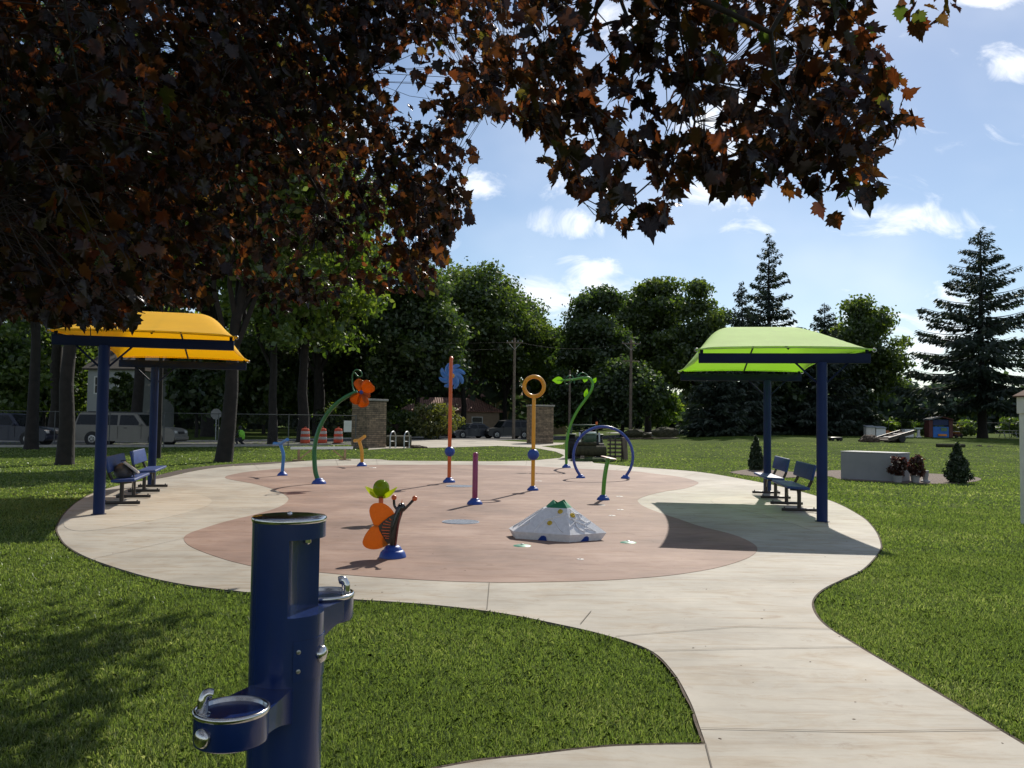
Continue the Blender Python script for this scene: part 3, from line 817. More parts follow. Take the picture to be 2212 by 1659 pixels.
# ------------------------------------------------------------------ drinking fountain
def fountain():
    cx, cy = (pt(626, 1110, 2.5).x), 2.5
    t = thing('drinking_fountain', 'blue steel drinking fountain with two bowls and a bottle filling alcove in the grass', 'drinking fountain', (cx, cy, 0))
    Rr = .1035; zs, zr, zt = 1.048, 1.262, 1.318
    mb = MB()
    mb.lathe([(Rr + .045, 0), (Rr + .045, .012), (Rr + .004, .02), (Rr, .03), (Rr, zs)], n=64)
    a0 = math.atan2(-.968, .25); a1 = math.atan2(.71, .70)
    poly = []
    n = 48
    span = (2 * math.pi - (a1 - a0))
    for i in range(n + 1):
        q = a1 + span * i / n
        poly.append((Rr * math.cos(q), Rr * math.sin(q)))
    # the alcove wall is slightly hollowed
    p0, p1 = Vector((*poly[-1], 0)), Vector((*poly[0], 0))
    nn = Vector((-.966, .26, 0))
    for i in range(1, 12):
        u = i / 12
        p = p0.lerp(p1, u) + nn * (.030 * math.sin(math.pi * u) ** .6)
        poly.append((p.x, p.y))
    mb.prism(poly, zs - .001, zr)
    mb.lathe([(Rr, zr), (Rr, zt - .004), (Rr - .003, zt - .002)], n=64)
    mb.build('column', BLUE, t, smooth=30)
    b = MB().lathe([(Rr + .0005, zt - .012), (Rr + .0025, zt - .010), (Rr + .0025, zt - .001), (Rr - .001, zt + .0025), (Rr * .7, zt + .006), (Rr * .3, zt + .0085), (.001, zt + .0092)], n=64)
    b.lathe([(.007, zt + .007), (.007, zt + .012), (.004, zt + .0145), (.0005, zt + .015)], n=16)
    b.build('lid', STEEL, t, smooth=50)
    # nozzle above the shelf
    q = (a0 + a1) / 2
    MB().lathe([(.012, 0), (.012, -.016), (.008, -.02)], (Rr * .55 * math.cos(q), Rr * .55 * math.sin(q), zr), 16).build('filler_nozzle', STEEL, t)
    # access panel: a curved plate standing proud, its screws, and a push button
    def patch(r, q0, q1, z0, z1, th, k=14):
        m = MB(); vs = []; fs = []
        for i in range(k + 1):
            a = q0 + (q1 - q0) * i / k
            for (rr, z) in ((r, z0), (r, z1), (r + th, z1), (r + th, z0)): vs.append((rr * math.cos(a), rr * math.sin(a), z))
        for i in range(k):
            o = 4 * i
            for j in range(4): fs.append((o + j, o + 4 + j, o + 4 + (j + 1) % 4, o + (j + 1) % 4))
        fs += [(3, 2, 1, 0), (4 * k, 4 * k + 1, 4 * k + 2, 4 * k + 3)]
        return m.add(vs, fs)
    qp0, qp1 = R(-66), R(28)
    pan = patch(Rr + .0005, qp0, qp1, .872, .985, .003).build('access_panel', BLUE, t, smooth=30)
    for z in (.955, .902):
        a = R(-58)
        rot = Vector((math.cos(a), math.sin(a), 0)).to_track_quat('Z', 'Y').to_matrix()
        m = MB().lathe([(.0065, 0), (.0062, .0022), (.004, .003), (.0005, .003)], ((Rr + .0035) * math.cos(a), (Rr + .0035) * math.sin(a), z), 16, rot)
        m.build('screw', STEELD, pan)
    def dome(name, c, d, r, depth, parent):
        rot = Vector(d).to_track_quat('Z', 'Y').to_matrix()
        pr = [(r * 1.06, -.002), (r * 1.06, .004)] + [(r * math.cos(i * math.pi / 16), .004 + depth * math.sin(i * math.pi / 16)) for i in range(8)] + [(.0005, .004 + depth)]
        return MB().lathe(pr, c, 28, rot).build(name, STEEL, parent, smooth=60)
    a = R(-12)
    dome('push_button', ((Rr + .003) * math.cos(a), (Rr + .003) * math.sin(a), .934), (math.cos(a), math.sin(a), 0), .023, .014, t)
    # bowls on arms
    def bowl(off, zrim, bub, button):
        ox, oy = off; rb = .091; hb = .084
        d = Vector((ox, oy, 0)); L = d.length; u = d / L; w = Vector((-u.y, u.x, 0))
        arm = MB()
        k = 10; vs = []; fs = []
        for i in range(k + 1):
            f = i / k
            c = u * (Rr * .55 + (L - Rr * .55) * f)
            hw = .058 + .030 * f
            zt_ = zrim - .012 - .003 * (1 - f); zb = zrim - hb + .014 - .055 * (1 - f) ** 2
            for sx, z in ((-1, zb), (-1, zt_), (1, zt_), (1, zb)): vs.append(c + w * hw * sx + Vector((0, 0, z)))
        for i in range(k):
            o = 4 * i
            for j in range(4): fs.append((o + j, o + (j + 1) % 4, o + 4 + (j + 1) % 4, o + 4 + j))
        fs += [(0, 1, 2, 3), (4 * k + 3, 4 * k + 2, 4 * k + 1, 4 * k)]
        arm.add(vs, fs)
        arm.build('arm', BLUE, t, smooth=30)
        c = (ox, oy, zrim)
        bo = MB().lathe([(.02, -hb), (rb * .93, -hb), (rb * .985, -hb + .004), (rb, -hb + .012), (rb, -.010)], c, 64).build('bowl', BLUE, t, smooth=40)
        MB().lathe([(rb + .0006, -.012), (rb + .0035, -.008), (rb + .0035, -.002), (rb, .0015), (rb - .004, .0015), (rb - .008, -.003), (rb - .012, -.018), (rb - .03, -.038), (.03, -.047), (.0005, -.048)], c, 64, cap=False).build('basin', STEEL, bo, smooth=60)
        MB().lathe([(.017, -.047), (.017, -.042), (.012, -.040), (.0005, -.040)], (ox, oy, zrim), 20).build('drain', STEELD, bo)
        bx, by = ox + bub[0] * rb, oy + bub[1] * rb
        inw = Vector((ox - bx, oy - by, 0)).normalized()
        p0 = Vector((bx, by, zrim - .016))
        pts = bez([p0, p0 + Vector((0, 0, .024)), p0 + Vector((0, 0, .042)) + inw * .001, p0 + Vector((0, 0, .056)) + inw * .010, p0 + Vector((0, 0, .054)) + inw * .022], 4)
        m = MB().tube(pts, [.0135] * 5 + [.0135] * 4 + [.013] * (len(pts) - 9), 14)
        m.lathe([(.019, 0), (.019, .008), (.0135, .012)], (bx, by, zrim - .016), 20)
        m.build('bubbler', STEEL, bo, smooth=50)
        if button:
            a = math.atan2(button[1], button[0])
            dome('push_button', (ox + rb * math.cos(a), oy + rb * math.sin(a), zrim - .049), (math.cos(a), math.sin(a), 0), .0225, .013, bo)
    bowl((-.058, -.30), .872, (-.70, -.28), (-.47, -.88))
    bowl((.050, .262), 1.05, (.74, .02), (.5, .86))
fountain()

# ------------------------------------------------------------------ shade shelters and benches
def fabric(name, col, tcol):
    m, n, l, p = newmat(name)
    out = n['Material Output']
    t = n.new('ShaderNodeTexCoord')
    w = n.new('ShaderNodeTexNoise'); w.inputs['Scale'].default_value = 2.5; w.inputs['Detail'].default_value = 5
    l.new(t.outputs['Object'], w.inputs['Vector'])
    r = ramp(n, [(.3, tone(col, .93)), (.7, tone(col, 1.05))]); l.new(w.outputs['Fac'], r.inputs[0]); l.new(r.outputs[0], p.inputs['Base Color'])
    p.inputs['Roughness'].default_value = .8
    tr_ = n.new('ShaderNodeBsdfTranslucent'); tr_.inputs['Color'].default_value = (*tcol, 1)
    mx = n.new('ShaderNodeMixShader'); mx.inputs[0].default_value = .52
    l.new(p.outputs[0], mx.inputs[1]); l.new(tr_.outputs[0], mx.inputs[2]); l.new(mx.outputs[0], out.inputs['Surface'])
    n2 = n.new('ShaderNodeTexNoise'); n2.inputs['Scale'].default_value = 350
    b = n.new('ShaderNodeBump'); b.inputs['Strength'].default_value = .15; b.inputs['Distance'].default_value = .003
    l.new(t.outputs['Object'], n2.inputs['Vector']); l.new(n2.outputs['Fac'], b.inputs['Height']); l.new(b.outputs[0], p.inputs['Normal'])
    return m
YFAB = fabric('yellow_shade_cloth', (.95, .61, .015), (1.0, .74, .02))
GFAB = fabric('lime_shade_cloth', (.70, .84, .38), (.60, .90, .10))
def shelter(p0, p1, sgn, label, fab):
    d = p1 - p0; L = d.length
    rz = math.atan2(-d.x, d.y)
    t = thing('shade_shelter', label, 'shelter', (p0.x, p0.y, 0), rz, 'cantilever shade shelters beside the splash pad')
    Hp = 2.76 if sgn > 0 else 2.66; bl = 2.78; bo = sgn * .62       # beam length and its offset towards the pad
    ov = .10
    for y in (0, L):
        m = MB().lathe([(.088, -.1), (.088, Hp)], (0, y, 0), 32)
        po = m.build('post', POSTBLUE, t, smooth=40)
        m = MB().lathe([(.115, .018), (.115, .03), (.09, .034)], (0, y, 0), 32); m.build('base_collar', NAVY, po)
        be = MB().box((bo, y, Hp + .065), (bl, .11, .165), bevel=.008)
        be.build('beam', NAVY, t, smooth=30)
        for sx in (-1, 1):
            MB().tube([(sx * .08, y, Hp - .34), (sx * .42, y, Hp - .01)], .017, 8).build('brace', NAVY, t)
            # stand-offs that carry the fabric frame
            xx = bo + sx * (bl / 2 - .05)
            MB().box((xx, y, Hp + .18), (.05, .05, .075), bevel=.004).build('standoff', NAVY, t)
    # frame: arched ribs following the hip of the fabric
    ez = Hp + .215; hh = .78; Wd = bl + .10; y0, y1 = -ov, L + ov
    def hz(x, y):
        a = min(1, (Wd / 2 - abs(x)) / .84); c = min(1, (y - y0) / 3.0); e = min(1, (y1 - y) / 3.0)
        f = lambda q: .45 * max(0, min(1, q)) + .55 * math.sin(max(0, min(1, q)) * math.pi / 2)
        a = f(a)
        k = 9.0
        s = -math.log(math.exp(-k * a) + math.exp(-k * c) + math.exp(-k * e)) / k
        return hh * max(0, min(1, s + .02))
    nx, ny = 44, 72; vs = []; fs = []
    for j in range(ny + 1):
        y = y0 + (y1 - y0) * j / ny
        for i in range(nx + 1):
            x = -Wd / 2 + Wd * i / nx
            z = ez + hz(x, y)
            # edges pulled in to a slight curve between the corners
            fx, fy = x / (Wd / 2), (2 * (y - y0) / (y1 - y0) - 1)
            z += .035 * (abs(fx) ** 8) * (1 - fy * fy) + .03 * (abs(fy) ** 10) * (1 - fx * fx)
            vs.append((bo + x * (1 - .15 * (1 - fy * fy) * abs(fx) ** 4), y, z))
    for j in range(ny):
        for i in range(nx):
            a = j * (nx + 1) + i
            fs.append((a, a + 1, a + nx + 2, a + nx + 1))
    can = MB().add(vs, fs).build('canopy', fab, t, smooth=0)
    can.data.polygons.foreach_set('use_smooth', [True] * len(can.data.polygons))
    md = can.modifiers.new('thickness', 'SOLIDIFY'); md.thickness = .004
    # hem tubes along the eaves
    hem = MB()
    for sx in (-1, 1):
        hem.tube([(bo + sx * Wd / 2 * (1 - .15 * (1 - (2 * k / 12 - 1) ** 2)), y0 + (y1 - y0) * k / 12, ez - .006 + .035 * (1 - (2 * k / 12 - 1) ** 2)) for k in range(13)], .013, 6)
    hem.build('hem', fab, can)
    for fy in (y0, y1):
        MB().tube([(bo + Wd / 2 * (2 * k / 12 - 1), fy, ez - .006 + .03 * (1 - (2 * k / 12 - 1) ** 2)) for k in range(13)], .012, 6).build('hem', fab, can)
    for fx in (.06,):
        x = Wd / 2 * fx
        MB().tube([(bo + x, y0 + .12 + (y1 - y0 - .24) * k / 20, ez - .03 + hz(x, y0 + .12 + (y1 - y0 - .24) * k / 20)) for k in range(21)], .02, 6).build('rib', NAVY, t)
    for sx in (-1, 1):
        for yy in (y0, y1):
            MB().ring((bo + sx * (Wd / 2 - .01), yy, ez - .02), .03, .008, Matrix.Rotation(R(90), 3, 'X'), 14, 6).build('corner_ring', STEELD, t)
    return t, rz, L
pL0, pL1 = at(213, 1114), at(327, 1052)
pR0, pR1 = at(1776, 1129.5), at(1657.5, 1066)
shelter(pL0, pL1, 1, 'shade shelter with a yellow fabric roof on two blue posts', YFAB)
shelter(pR0, pR1, -1, 'shade shelter with a lime green fabric roof on two blue posts', GFAB)

def rslab(length, depth, th, c, rot):
    """perforated seat plank with rolled edges"""
    return MB().box(c, (length, depth, th), rot, bevel=min(.02, th * .42), seg=3)
BG = 'park benches under the shelters'
def make_bench():
    t = thing('park_bench', 'x', 'bench', (0, 0, 0), 0, BG)
    rslab(1.83, .40, .05, (0, .05, .455), Matrix.Rotation(R(3), 3, 'X')).build('seat', BENCHBLUE, t, smooth=30)
    rslab(1.83, .045, .29, (0, -.215, .735), Matrix.Rotation(R(13), 3, 'X')).build('backrest', BENCHBLUE, t, smooth=30)
    for sx in (-.67, .67):
        leg = MB()
        leg.box((sx, 0, .048), (.06, .62, .055), bevel=.008)
        leg.tube([(sx, -.0, .07), (sx, .0, .43)], .036, 12)
        lg = leg.build('leg', BLACKM, t, smooth=35)
        for yy in (-.26, .26): MB().lathe([(.012, .075), (.012, .09), (.005, .10)], (sx, yy, 0), 8).build('anchor_bolt', BLACKM, lg)
        arm = MB().tube(bez([(sx, .16, .42), (sx, -.02, .415), (sx, -.14, .44), (sx, -.20, .53), (sx, -.238, .66), (sx, -.275, .84)], 6), .027, 10)
        arm.build('back_support', BLACKM, t, smooth=45)
        MB().tube([(sx, .0, .14), (sx * .62, 0, .43)], .008, 8).build('cross_brace', STEELD, t)
    return t
bench0 = make_bench()
first = True
for p0, p1, sgn, labs in ((pL0, pL1, 1, ('blue bench nearer the camera under the yellow shelter, with a bag on it', 'empty blue bench at the far end under the yellow shelter')),
                          (pR0, pR1, -1, ('blue bench nearer the camera under the lime green shelter', 'blue bench at the far end under the lime green shelter'))):
    d = (p1 - p0); L = d.length; d = d / L
    pad = Vector((d.y, -d.x, 0)) * sgn
    for a, lab in zip((2.15, 4.85), labs):
        c = p0 + d * a + pad * .10
        rz = math.atan2(pad.y, pad.x) - math.pi / 2
        if first:
            bench0.location = (c.x, c.y, .02); bench0.rotation_euler = (0, 0, rz); bench0['label'] = lab; first = False
            bagpos, bagrz = c + pad * .0 - d * .30, rz
        else:
            dup(bench0, (c.x, c.y, .02), rz, lab)
# bag and towel on the near left bench
t = thing('shoulder_bag', 'grey and white shoulder bag with a dark strap slumped on the near left bench', 'bag', (bagpos.x, bagpos.y, .485), bagrz)
CLOTHG = mat('grey_canvas', (.10, .10, .105), .9, var=.35, scale=8, bump=.6, bscale=14)
CLOTHW = mat('white_canvas', (.62, .60, .56), .9, var=.08, bump=.4, bscale=14)
m = MB().ell((0.0, -.05, .13), (.30, .15, .15), 20, 12, Matrix.Rotation(R(-28), 3, 'X'))
m.ell((-.12, -.02, .10), (.20, .15, .10), 16, 10)
m.build('bag_body', CLOTHG, t, smooth=70)
m = MB().box((.04, .10, .19), (.44, .05, .30), Matrix.Rotation(R(52), 3, 'X') @ Matrix.Rotation(R(8), 3, 'Z'), bevel=.018, seg=3)
m.build('flap', CLOTHW, t, smooth=60)
MB().tube(bez([(-.2, -.12, .30), (-.05, -.02, .31), (.10, .07, .20), (.22, .17, .05), (.26, .19, .005)], 6), .009, 8).build('strap', DARK, t)

# ------------------------------------------------------------------ splash pad features
ZP = .024
FG = 'splash pad water features'
def dome_base(t, r, x=0, y=0, h=None, k=1.0):
    h = h or r * .80
    pr = [(r, 0), (r, h * .10), (r * .97, h * .2), (r * .86, h * .42), (r * .72, h * .58), (r * .68, h * .60), (r * .62, h * .66), (r * .52, h * .86), (r * .40, h * .97), (r * .001 + .004, h)]
    return MB().lathe(pr, (x, y, 0), 32).build('base_dome', BLUE2, t, smooth=50)
def feat(name, vx, vy, label, cat):
    p = at(vx, vy)
    t = thing(name, label, cat, (p.x, p.y, ZP), 0, FG)
    return t, p, p.y / FV
def loc(p, vx, vy, dY=0):
    q = pt(vx, vy, p.y + dY)
    return Vector((q.x - p.x, q.y - p.y, q.z - ZP))
def zo(ox, oy, f, x, y):
    """position read in an enlargement -> reading scale"""
    return ((ox + x / f) / 1.15732, (oy + y / f) / 1.15732)
# pinwheel
t, p, s = feat('pinwheel_spray_pole', 970, 1044, 'tall orange water pole with a blue pinwheel at its top', 'water feature')
dome_base(t, 13.5 * s)
top = loc(p, 976.5, 771)
pole = MB().tube(bez([(0, 0, .02), (0, 0, top.z * .5), (0, 0, top.z - .32), (0, .02, top.z - .12), (0, .09, top.z - .03), (0, .20, top.z - .02)], 8), 4.0 * s, 16)
pole.build('pole', ORANGE, t, smooth=60)
MB().ell(loc(p, 971.5, 975.5), (11 * s, 11 * s, 11 * s), 24, 14).build('ball', BLUE2, t, smooth=80)
wc = loc(p, 975.5, 811); wc.y = .17
WB = mat('pinwheel_blue_plastic', (.045, .20, .58), .22, var=.1, coat=.5)
wm = MB()
rw = 28 * s
for k in range(8):
    q0 = 2 * math.pi * k / 8 + .2
    pts, rs = [], []
    for i in range(9):
        u = i / 8
        rr = rw * (.12 + .88 * u); q = q0 - .85 * u ** 1.7
        pts.append(Vector((wc.x + rr * math.cos(q), wc.y + .03, wc.z + rr * math.sin(q))))
        rs.append(rw * (.31 - .19 * u) * (1 if i < 8 else .6))
    o = len(wm.v); wm.tube(pts, rs, 12)
    for i in range(o, len(wm.v)):                                   # flattened paddles
        x, y, z = wm.v[i]; wm.v[i] = (x, wc.y + .03 + (y - wc.y - .03) * .32, z)
wm.ell((wc.x, wc.y + .03, wc.z), (rw * .46, rw * .13, rw * .46), 24, 10)
wm.build('pinwheel', WB, t, smooth=70)
MB().lathe([(rw * .20, -.05), (rw * .20, .03), (rw * .1, .05)], (wc.x, wc.y, wc.z), 20, Matrix.Rotation(R(90), 3, 'X')).build('hub', YELLOW, t)
# yellow hoop
t, p, s = feat('hoop_spray_pole', 1151, 1061.5, 'yellow water pole ending in an upright yellow hoop', 'water feature')
dome_base(t, 12.5 * s)
rc = loc(p, 1156.8, 835)
rot = Matrix.Rotation(R(90), 3, 'X')
MB().tube([(0, 0, .02), (0, 0, rc.z - 21 * s)], 4.1 * s, 16).build('pole', YELLOW, t, smooth=60)
MB().ring((0, 0, rc.z), 21.3 * s, 4.3 * s, rot, 56, 14).build('hoop', YELLOW, t, smooth=80)
MB().ell((0, 0, loc(p, 1153, 982).z), (12.5 * s, 12.5 * s, 12.5 * s), 24, 14).build('ball', BLUE2, t, smooth=80)
# green stem with orange flower
t, p, s = feat('flower_spray_pole', 689, 1047, 'dark green curved water pole ending in a clear orange flower', 'water feature')
dome_base(t, 15.5 * s)
z6 = lambda x, y: loc(p, *zo(660, 920, 5.53, x, y))
path = bez([(0, 0, .02)] + [z6(*q) for q in ((712, 1440), (697, 1260), (700, 1100), (735, 930), (800, 760), (900, 600), (1030, 470), (1160, 385), (1290, 325))], 6)
MB().tube(path, [(5.2 - 1.3 * i / (len(path) - 1)) * s for i in range(len(path))], 16).build('stem', GREEND, t, smooth=70)
fc = z6(1345, 335)
MB().tube(bez([z6(1250, 335), z6(1215, 240) + Vector((0, .1, 0)), z6(1215, 90) + Vector((0, .1, 0)), z6(1270, 25), z6(1335, 45), z6(1350, 100) + Vector((0, .05, 0)), z6(1290, 115) + Vector((0, .12, 0)), z6(1240, 60) + Vector((0, .15, 0))], 6), 1.4 * s, 8).build('tendril', GREEND, t, smooth=70)
def petal(mb, c, ax, spread, L, W, cup, n=8):
    """a cupped petal from c along ax, widening across spread"""
    ax = Vector(ax).normalized(); sp_ = Vector(spread); sp_ = (sp_ - ax * sp_.dot(ax)).normalized(); nn = ax.cross(sp_)
    vs = []; fs = []
    for i in range(n + 1):
        u = i / n
        w = W * (math.sin(min(1, u * 1.15) * math.pi * .58) ** .8) * (1 if u < .8 else (1 - ((u - .8) / .2) ** 2 * .45))
        for j in range(n + 1):
            v = 2 * j / n - 1
            vs.append(Vector(c) + ax * L * u * (1 - .06 * v * v) + sp_ * w * v + nn * (cup * (v * v * W + .8 * u * u * L)))
    for i in range(n):
        for j in range(n):
            a = i * (n + 1) + j
            fs.append((a, a + 1, a + n + 2, a + n + 1))
    k = len(mb.v)
    mb.add(vs, fs)
def petals(name, t, specs, m, th):
    for (c, ax, spd, L, W, cup) in specs:
        mb = MB(); petal(mb, c, ax, spd, L, W, cup)
        o = mb.build(name, m, t, smooth=80)
        md = o.modifiers.new('thickness', 'SOLIDIFY'); md.thickness = th; md.offset = 0
fs_ = 180 / 5.53 / 1.157 * s
petals('petal', t, [(fc, (-.25, .2, 1), (1, .3, .2), fs_ * 1.15, fs_ * .42, .25), (fc, (.75, -.35, .52), (.4, .3, -.8), fs_ * 1.05, fs_ * .55, .25),
                    (fc, (.28, -.2, -1), (1, .3, .2), fs_ * 1.15, fs_ * .45, -.25), (fc, (-.62, .1, -.66), (.5, .4, -.6), fs_ * 1.05, fs_ * .45, .2), (fc, (.45, .8, -.1), (0, .2, 1), fs_ * .9, fs_ * .42, .2)], TORANGE, .012)
MB().ell(fc, (4.5 * s,) * 3, 16, 10).build('flower_hub', BLUE2, t, smooth=80)
# T-shaped water cannons
def cannon(vx, vy, ends, joint_, knee, m, label):
    t, p, s = feat('water_cannon', vx, vy, label, 'water feature')
    dome_base(t, 11 * s)
    j = loc(p, *joint_); k = loc(p, *knee)
    MB().tube(bez([(0, 0, .02), (0, 0, k.z * .35), k, j], 6), 3.7 * s, 14).build('post', m, t, smooth=70)
    a, b = loc(p, *ends[0]), loc(p, *ends[1])
    mid = j + Vector((0, 0, 1.5 * s))
    MB().tube(bez([a + Vector((0, .25, 0)), mid, b - Vector((0, .35, 0))], 8), 3.6 * s, 14).build('barrel', m, t, smooth=70)
cannon(610, 1029, (zo(660, 920, 5.53, 105, 1050), zo(660, 920, 5.53, 370, 985)), zo(660, 920, 5.53, 225, 1055), zo(660, 920, 5.53, 268, 1200), LBLUE, 'light blue T shaped water cannon at the back left of the pad')
cannon(781.6, 1008.5, (zo(660, 920, 5.53, 1235, 1008), zo(660, 920, 5.53, 1418, 942)), zo(660, 920, 5.53, 1315, 1005), zo(660, 920, 5.53, 1350, 1140), YELLOW, 'yellow T shaped water cannon at the back of the pad')
# magenta post
t, p, s = feat('spray_post', 1025.5, 1092, 'short straight magenta spray post in the middle of the pad', 'water feature')
dome_base(t, 20 * s * .85)
h = loc(p, 1026, 977.5).z; r = 5.9 * s
MB().lathe([(r, .03), (r, h - r * .5), (r * .9, h - r * .2), (r * .55, h), (.004, h + .004)], n=24).build('post', MAGENTA, t, smooth=60)
# lime flower on orange stem
p = Vector((pt(823.5, 1057, 13.26).x, 13.26, 0)); s = p.y / FV
t = thing('lily_spray_flower', 'lime clear plastic flower bud on an orange stem behind the butterfly', 'water feature', (p.x, p.y, ZP), 0, FG)
dome_base(t, 15 * s)
c = loc(p, 823.5, 1054.5)
MB().tube([(0, 0, .02), (0, 0, c.z - 17 * s)], 5.2 * s, 16).build('stem', ORANGE, t, smooth=60)
MB().lathe([(9.5 * s, 0), (9.5 * s, 1.2 * s)], (0, 0, c.z - 20 * s), 24).build('collar', mat('brown_collar', (.10, .045, .02), .4), t)
MB().ell((0, 0, c.z), (17.5 * s, 17.5 * s, 18.5 * s), 28, 18).build('bud', tintmat('lime_bud_plastic', (.27, .36, .02), .30, .45), t, smooth=80)
for az, hw in ((0, 64), (180, 64), (90, 40)):                          # flaring cup petals round the bud
    vs = []; fs = []; nu, nv = 10, 8
    for a in range(nu + 1):
        u = a / nu
        r_ = (7 + 27 * u ** .8) * s; z_ = c.z + (-21 + 24 * u ** 1.7) * s
        ww = hw * (1 - max(0, (u - .55) / .45) ** 2 * .85)
        for b in range(nv + 1):
            q = R(az + ww * (2 * b / nv - 1)); vs.append((r_ * math.cos(q), r_ * math.sin(q), z_))
    for a in range(nu):
        for b in range(nv):
            o_ = a * (nv + 1) + b; fs.append((o_, o_ + 1, o_ + nv + 2, o_ + nv + 1))
    po = MB().add(vs, fs).build('petal', TLIME, t, smooth=80)
    md = po.modifiers.new('thickness', 'SOLIDIFY'); md.thickness = .008; md.offset = 0
# butterfly
t, p, s = feat('butterfly_spray', 848, 1208, 'orange winged butterfly water feature on a blue dome', 'water feature')
o = MB(); rr = 29 * s
o.lathe([(rr, 0), (rr, .012), (rr * .985, rr * .12), (rr * .9, rr * .36), (rr * .76, rr * .52), (rr * .70, rr * .53), (rr * .66, rr * .60), (rr * .58, rr * .76), (rr * .42, rr * .87), (.004, rr * .88)], n=40)
o.build('base_dome', BLUE2, t, smooth=50)
zb = lambda x, y, dY=0: loc(p, *zo(880, 1200, 7.54, x, y), dY)
BLK = mat('black_gloss_plastic', (.008, .008, .009), .22, coat=.5, var=.2)
bd = MB()
body = bez([zb(775, 1290), zb(775, 1130), zb(800, 900), zb(860, 680), zb(925, 510), zb(950, 470)], 6)
rs = [(.036 + .012 * math.sin(math.pi * i / (len(body) - 1))) for i in range(len(body))]; rs[-1] = .022
bd.tube(body, rs, 16)
bd.ell(zb(935, 520), (.045, .045, .055), 16, 10)
bd.build('body', BLK, t, smooth=70)
for pts, e in (([(850, 560), (800, 480), (790, 370)], (792, 330)), ([(960, 580), (1060, 480), (1150, 385)], (1182, 348))):
    an = MB().tube(bez([zb(*q) for q in pts], 5), .016, 10).build('antenna', BLK, t, smooth=70)
    MB().ell(zb(*e), (.031,) * 3, 18, 12).build('antenna_ball', ORANGE, an, smooth=80)
# left wing, spread towards the camera side: two lobes and a slatted inner panel
def wing(dy, mir):
    up = [(800, 640), (770, 570), (700, 490), (620, 435), (530, 418), (450, 425), (390, 470), (362, 545), (372, 650), (400, 740), (440, 835), (520, 850), (640, 760)]
    lo = [(440, 835), (370, 890), (290, 1000), (245, 1110), (248, 1180), (300, 1245), (400, 1282), (510, 1282), (610, 1250), (690, 1190), (600, 1030), (520, 850)]
    inn = [(800, 632), (700, 690), (600, 770), (520, 850), (540, 930), (590, 1040), (640, 1130), (690, 1200), (745, 1180), (760, 900), (830, 680)]
    bx = lambda y: 790 + (900 - y) * .22 if y < 900 else 790
    def W(x, y, off):
        b = bx(y); w = (b - x)
        if mir:                                                    # the far wing, seen on edge
            q = zb(b + 45, y)
            k = w / 7.54 / 1.157 * s * 1.2
            return q + Vector((-.128 * k, .99 * k, 0)) + Vector((off, 0, 0))
        q = zb(x, y, 0); return q + Vector((0, -w / 7.54 / 1.157 * s * .75 * dy + off, 0))
    for nm, poly, off in (('upper_wing', up, .004), ('lower_wing', lo, -.006)):
        MB().plate(bez([W(x, y, off) for x, y in poly + [poly[0]]], 4)[:-1], .008).build(nm, TORANGE2, t, smooth=25)
    MB().plate([W(x, y, -.020) for x, y in inn], .012).build('wing_panel', BLK, t, smooth=25)
    if not mir:
        sl = MB()
        for (x0, y0, x1, y1) in ((715, 715, 752, 750), (645, 760, 740, 800), (605, 810, 735, 840), (585, 870, 730, 890), (575, 930, 722, 945), (590, 985, 715, 1000), (612, 1035, 710, 1050), (640, 1080, 705, 1092)):
            a, b = W(x0, y0, -.031), W(x1, y1, -.031)
            sl.tube([a, b], [.0075, .0045], 8)
        sl.build('wing_slats', ORANGE, t, smooth=60)
wing(.55, False); wing(.55, True)
MB().tube(bez([zb(815, 1285, -.03), zb(840, 1080, -.03), zb(870, 860, -.03), zb(905, 660, -.03), zb(935, 500, -.03)], 5), .011, 8).build('wing_edge', mat('maroon_edge', (.16, .02, .02), .25, coat=.4), t, smooth=60)
# white climbing mountain
t, p, s = feat('mountain_spray_block', 1210, 1166, 'white faceted mountain block with a green peak on the splash pad', 'play block')
GCAP = mat('green_peak_plastic', (.015, .20, .10), .5, var=.15)
cx0 = zo(1240, 1220, 6.9125, 1130, 900)
K = 1 / 6.9125 / 1.1573 * s                                         # enlargement units to metres
def mv(x, dy, y):                                                   # x across, dy towards the back, y height above the base line, all in enlargement units
    return Vector(((x - 1130) * K, dy * K, y * K))
base = [(245, 255), (320, -146), (1265, -547), (1905, -182), (1500, 500), (700, 560)]
botm = [(310, 235), (360, -130), (1255, -520), (1815, -180), (1440, 440), (730, 500)]
topr = [(870, 130), (885, 20), (1240, -90), (1335, 20), (1250, 200), (980, 220)]
pk = [(1010, 110), (1035, 20), (1165, -40), (1245, 30), (1200, 130), (1090, 150)]
HB, HT, HP = 122, 520, 645
mtn = MB(); n6 = 6
ring0 = [mv(x, y, 0) for x, y in botm]; ring1 = [mv(x, y, HB) for x, y in base]; ring2 = [mv(x, y, HT) for x, y in topr]; ring3 = [mv(x, y, HP) for x, y in pk]
def band(m, a, b):
    m.add(a + b, [(i, (i + 1) % n6, n6 + (i + 1) % n6, n6 + i) for i in range(n6)])
band(mtn, ring0, ring1); band(mtn, ring1, ring2)
mtn.add(ring0, [tuple(reversed(range(6)))]); mtn.add(ring2, [tuple(range(6))])
mo = mtn.build('block', WHITEG, t, smooth=20)
cap = MB()
up_ = Vector((0, 0, .004))
grow = lambda P, k: [Vector(((q.x - P_.x) * k + P_.x, (q.y - P_.y) * k + P_.y, q.z)) for q in P for P_ in [sum(P, Vector()) / 6]]
r2 = grow([q - Vector((0, 0, .012)) for q in ring2], 1.05)
zz = [HP, HP - 60, HP, HP - 70, HP + 5, HP - 50]
r3 = [mv(x, y, z) for (x, y), z in zip(pk, zz)]
mid = []
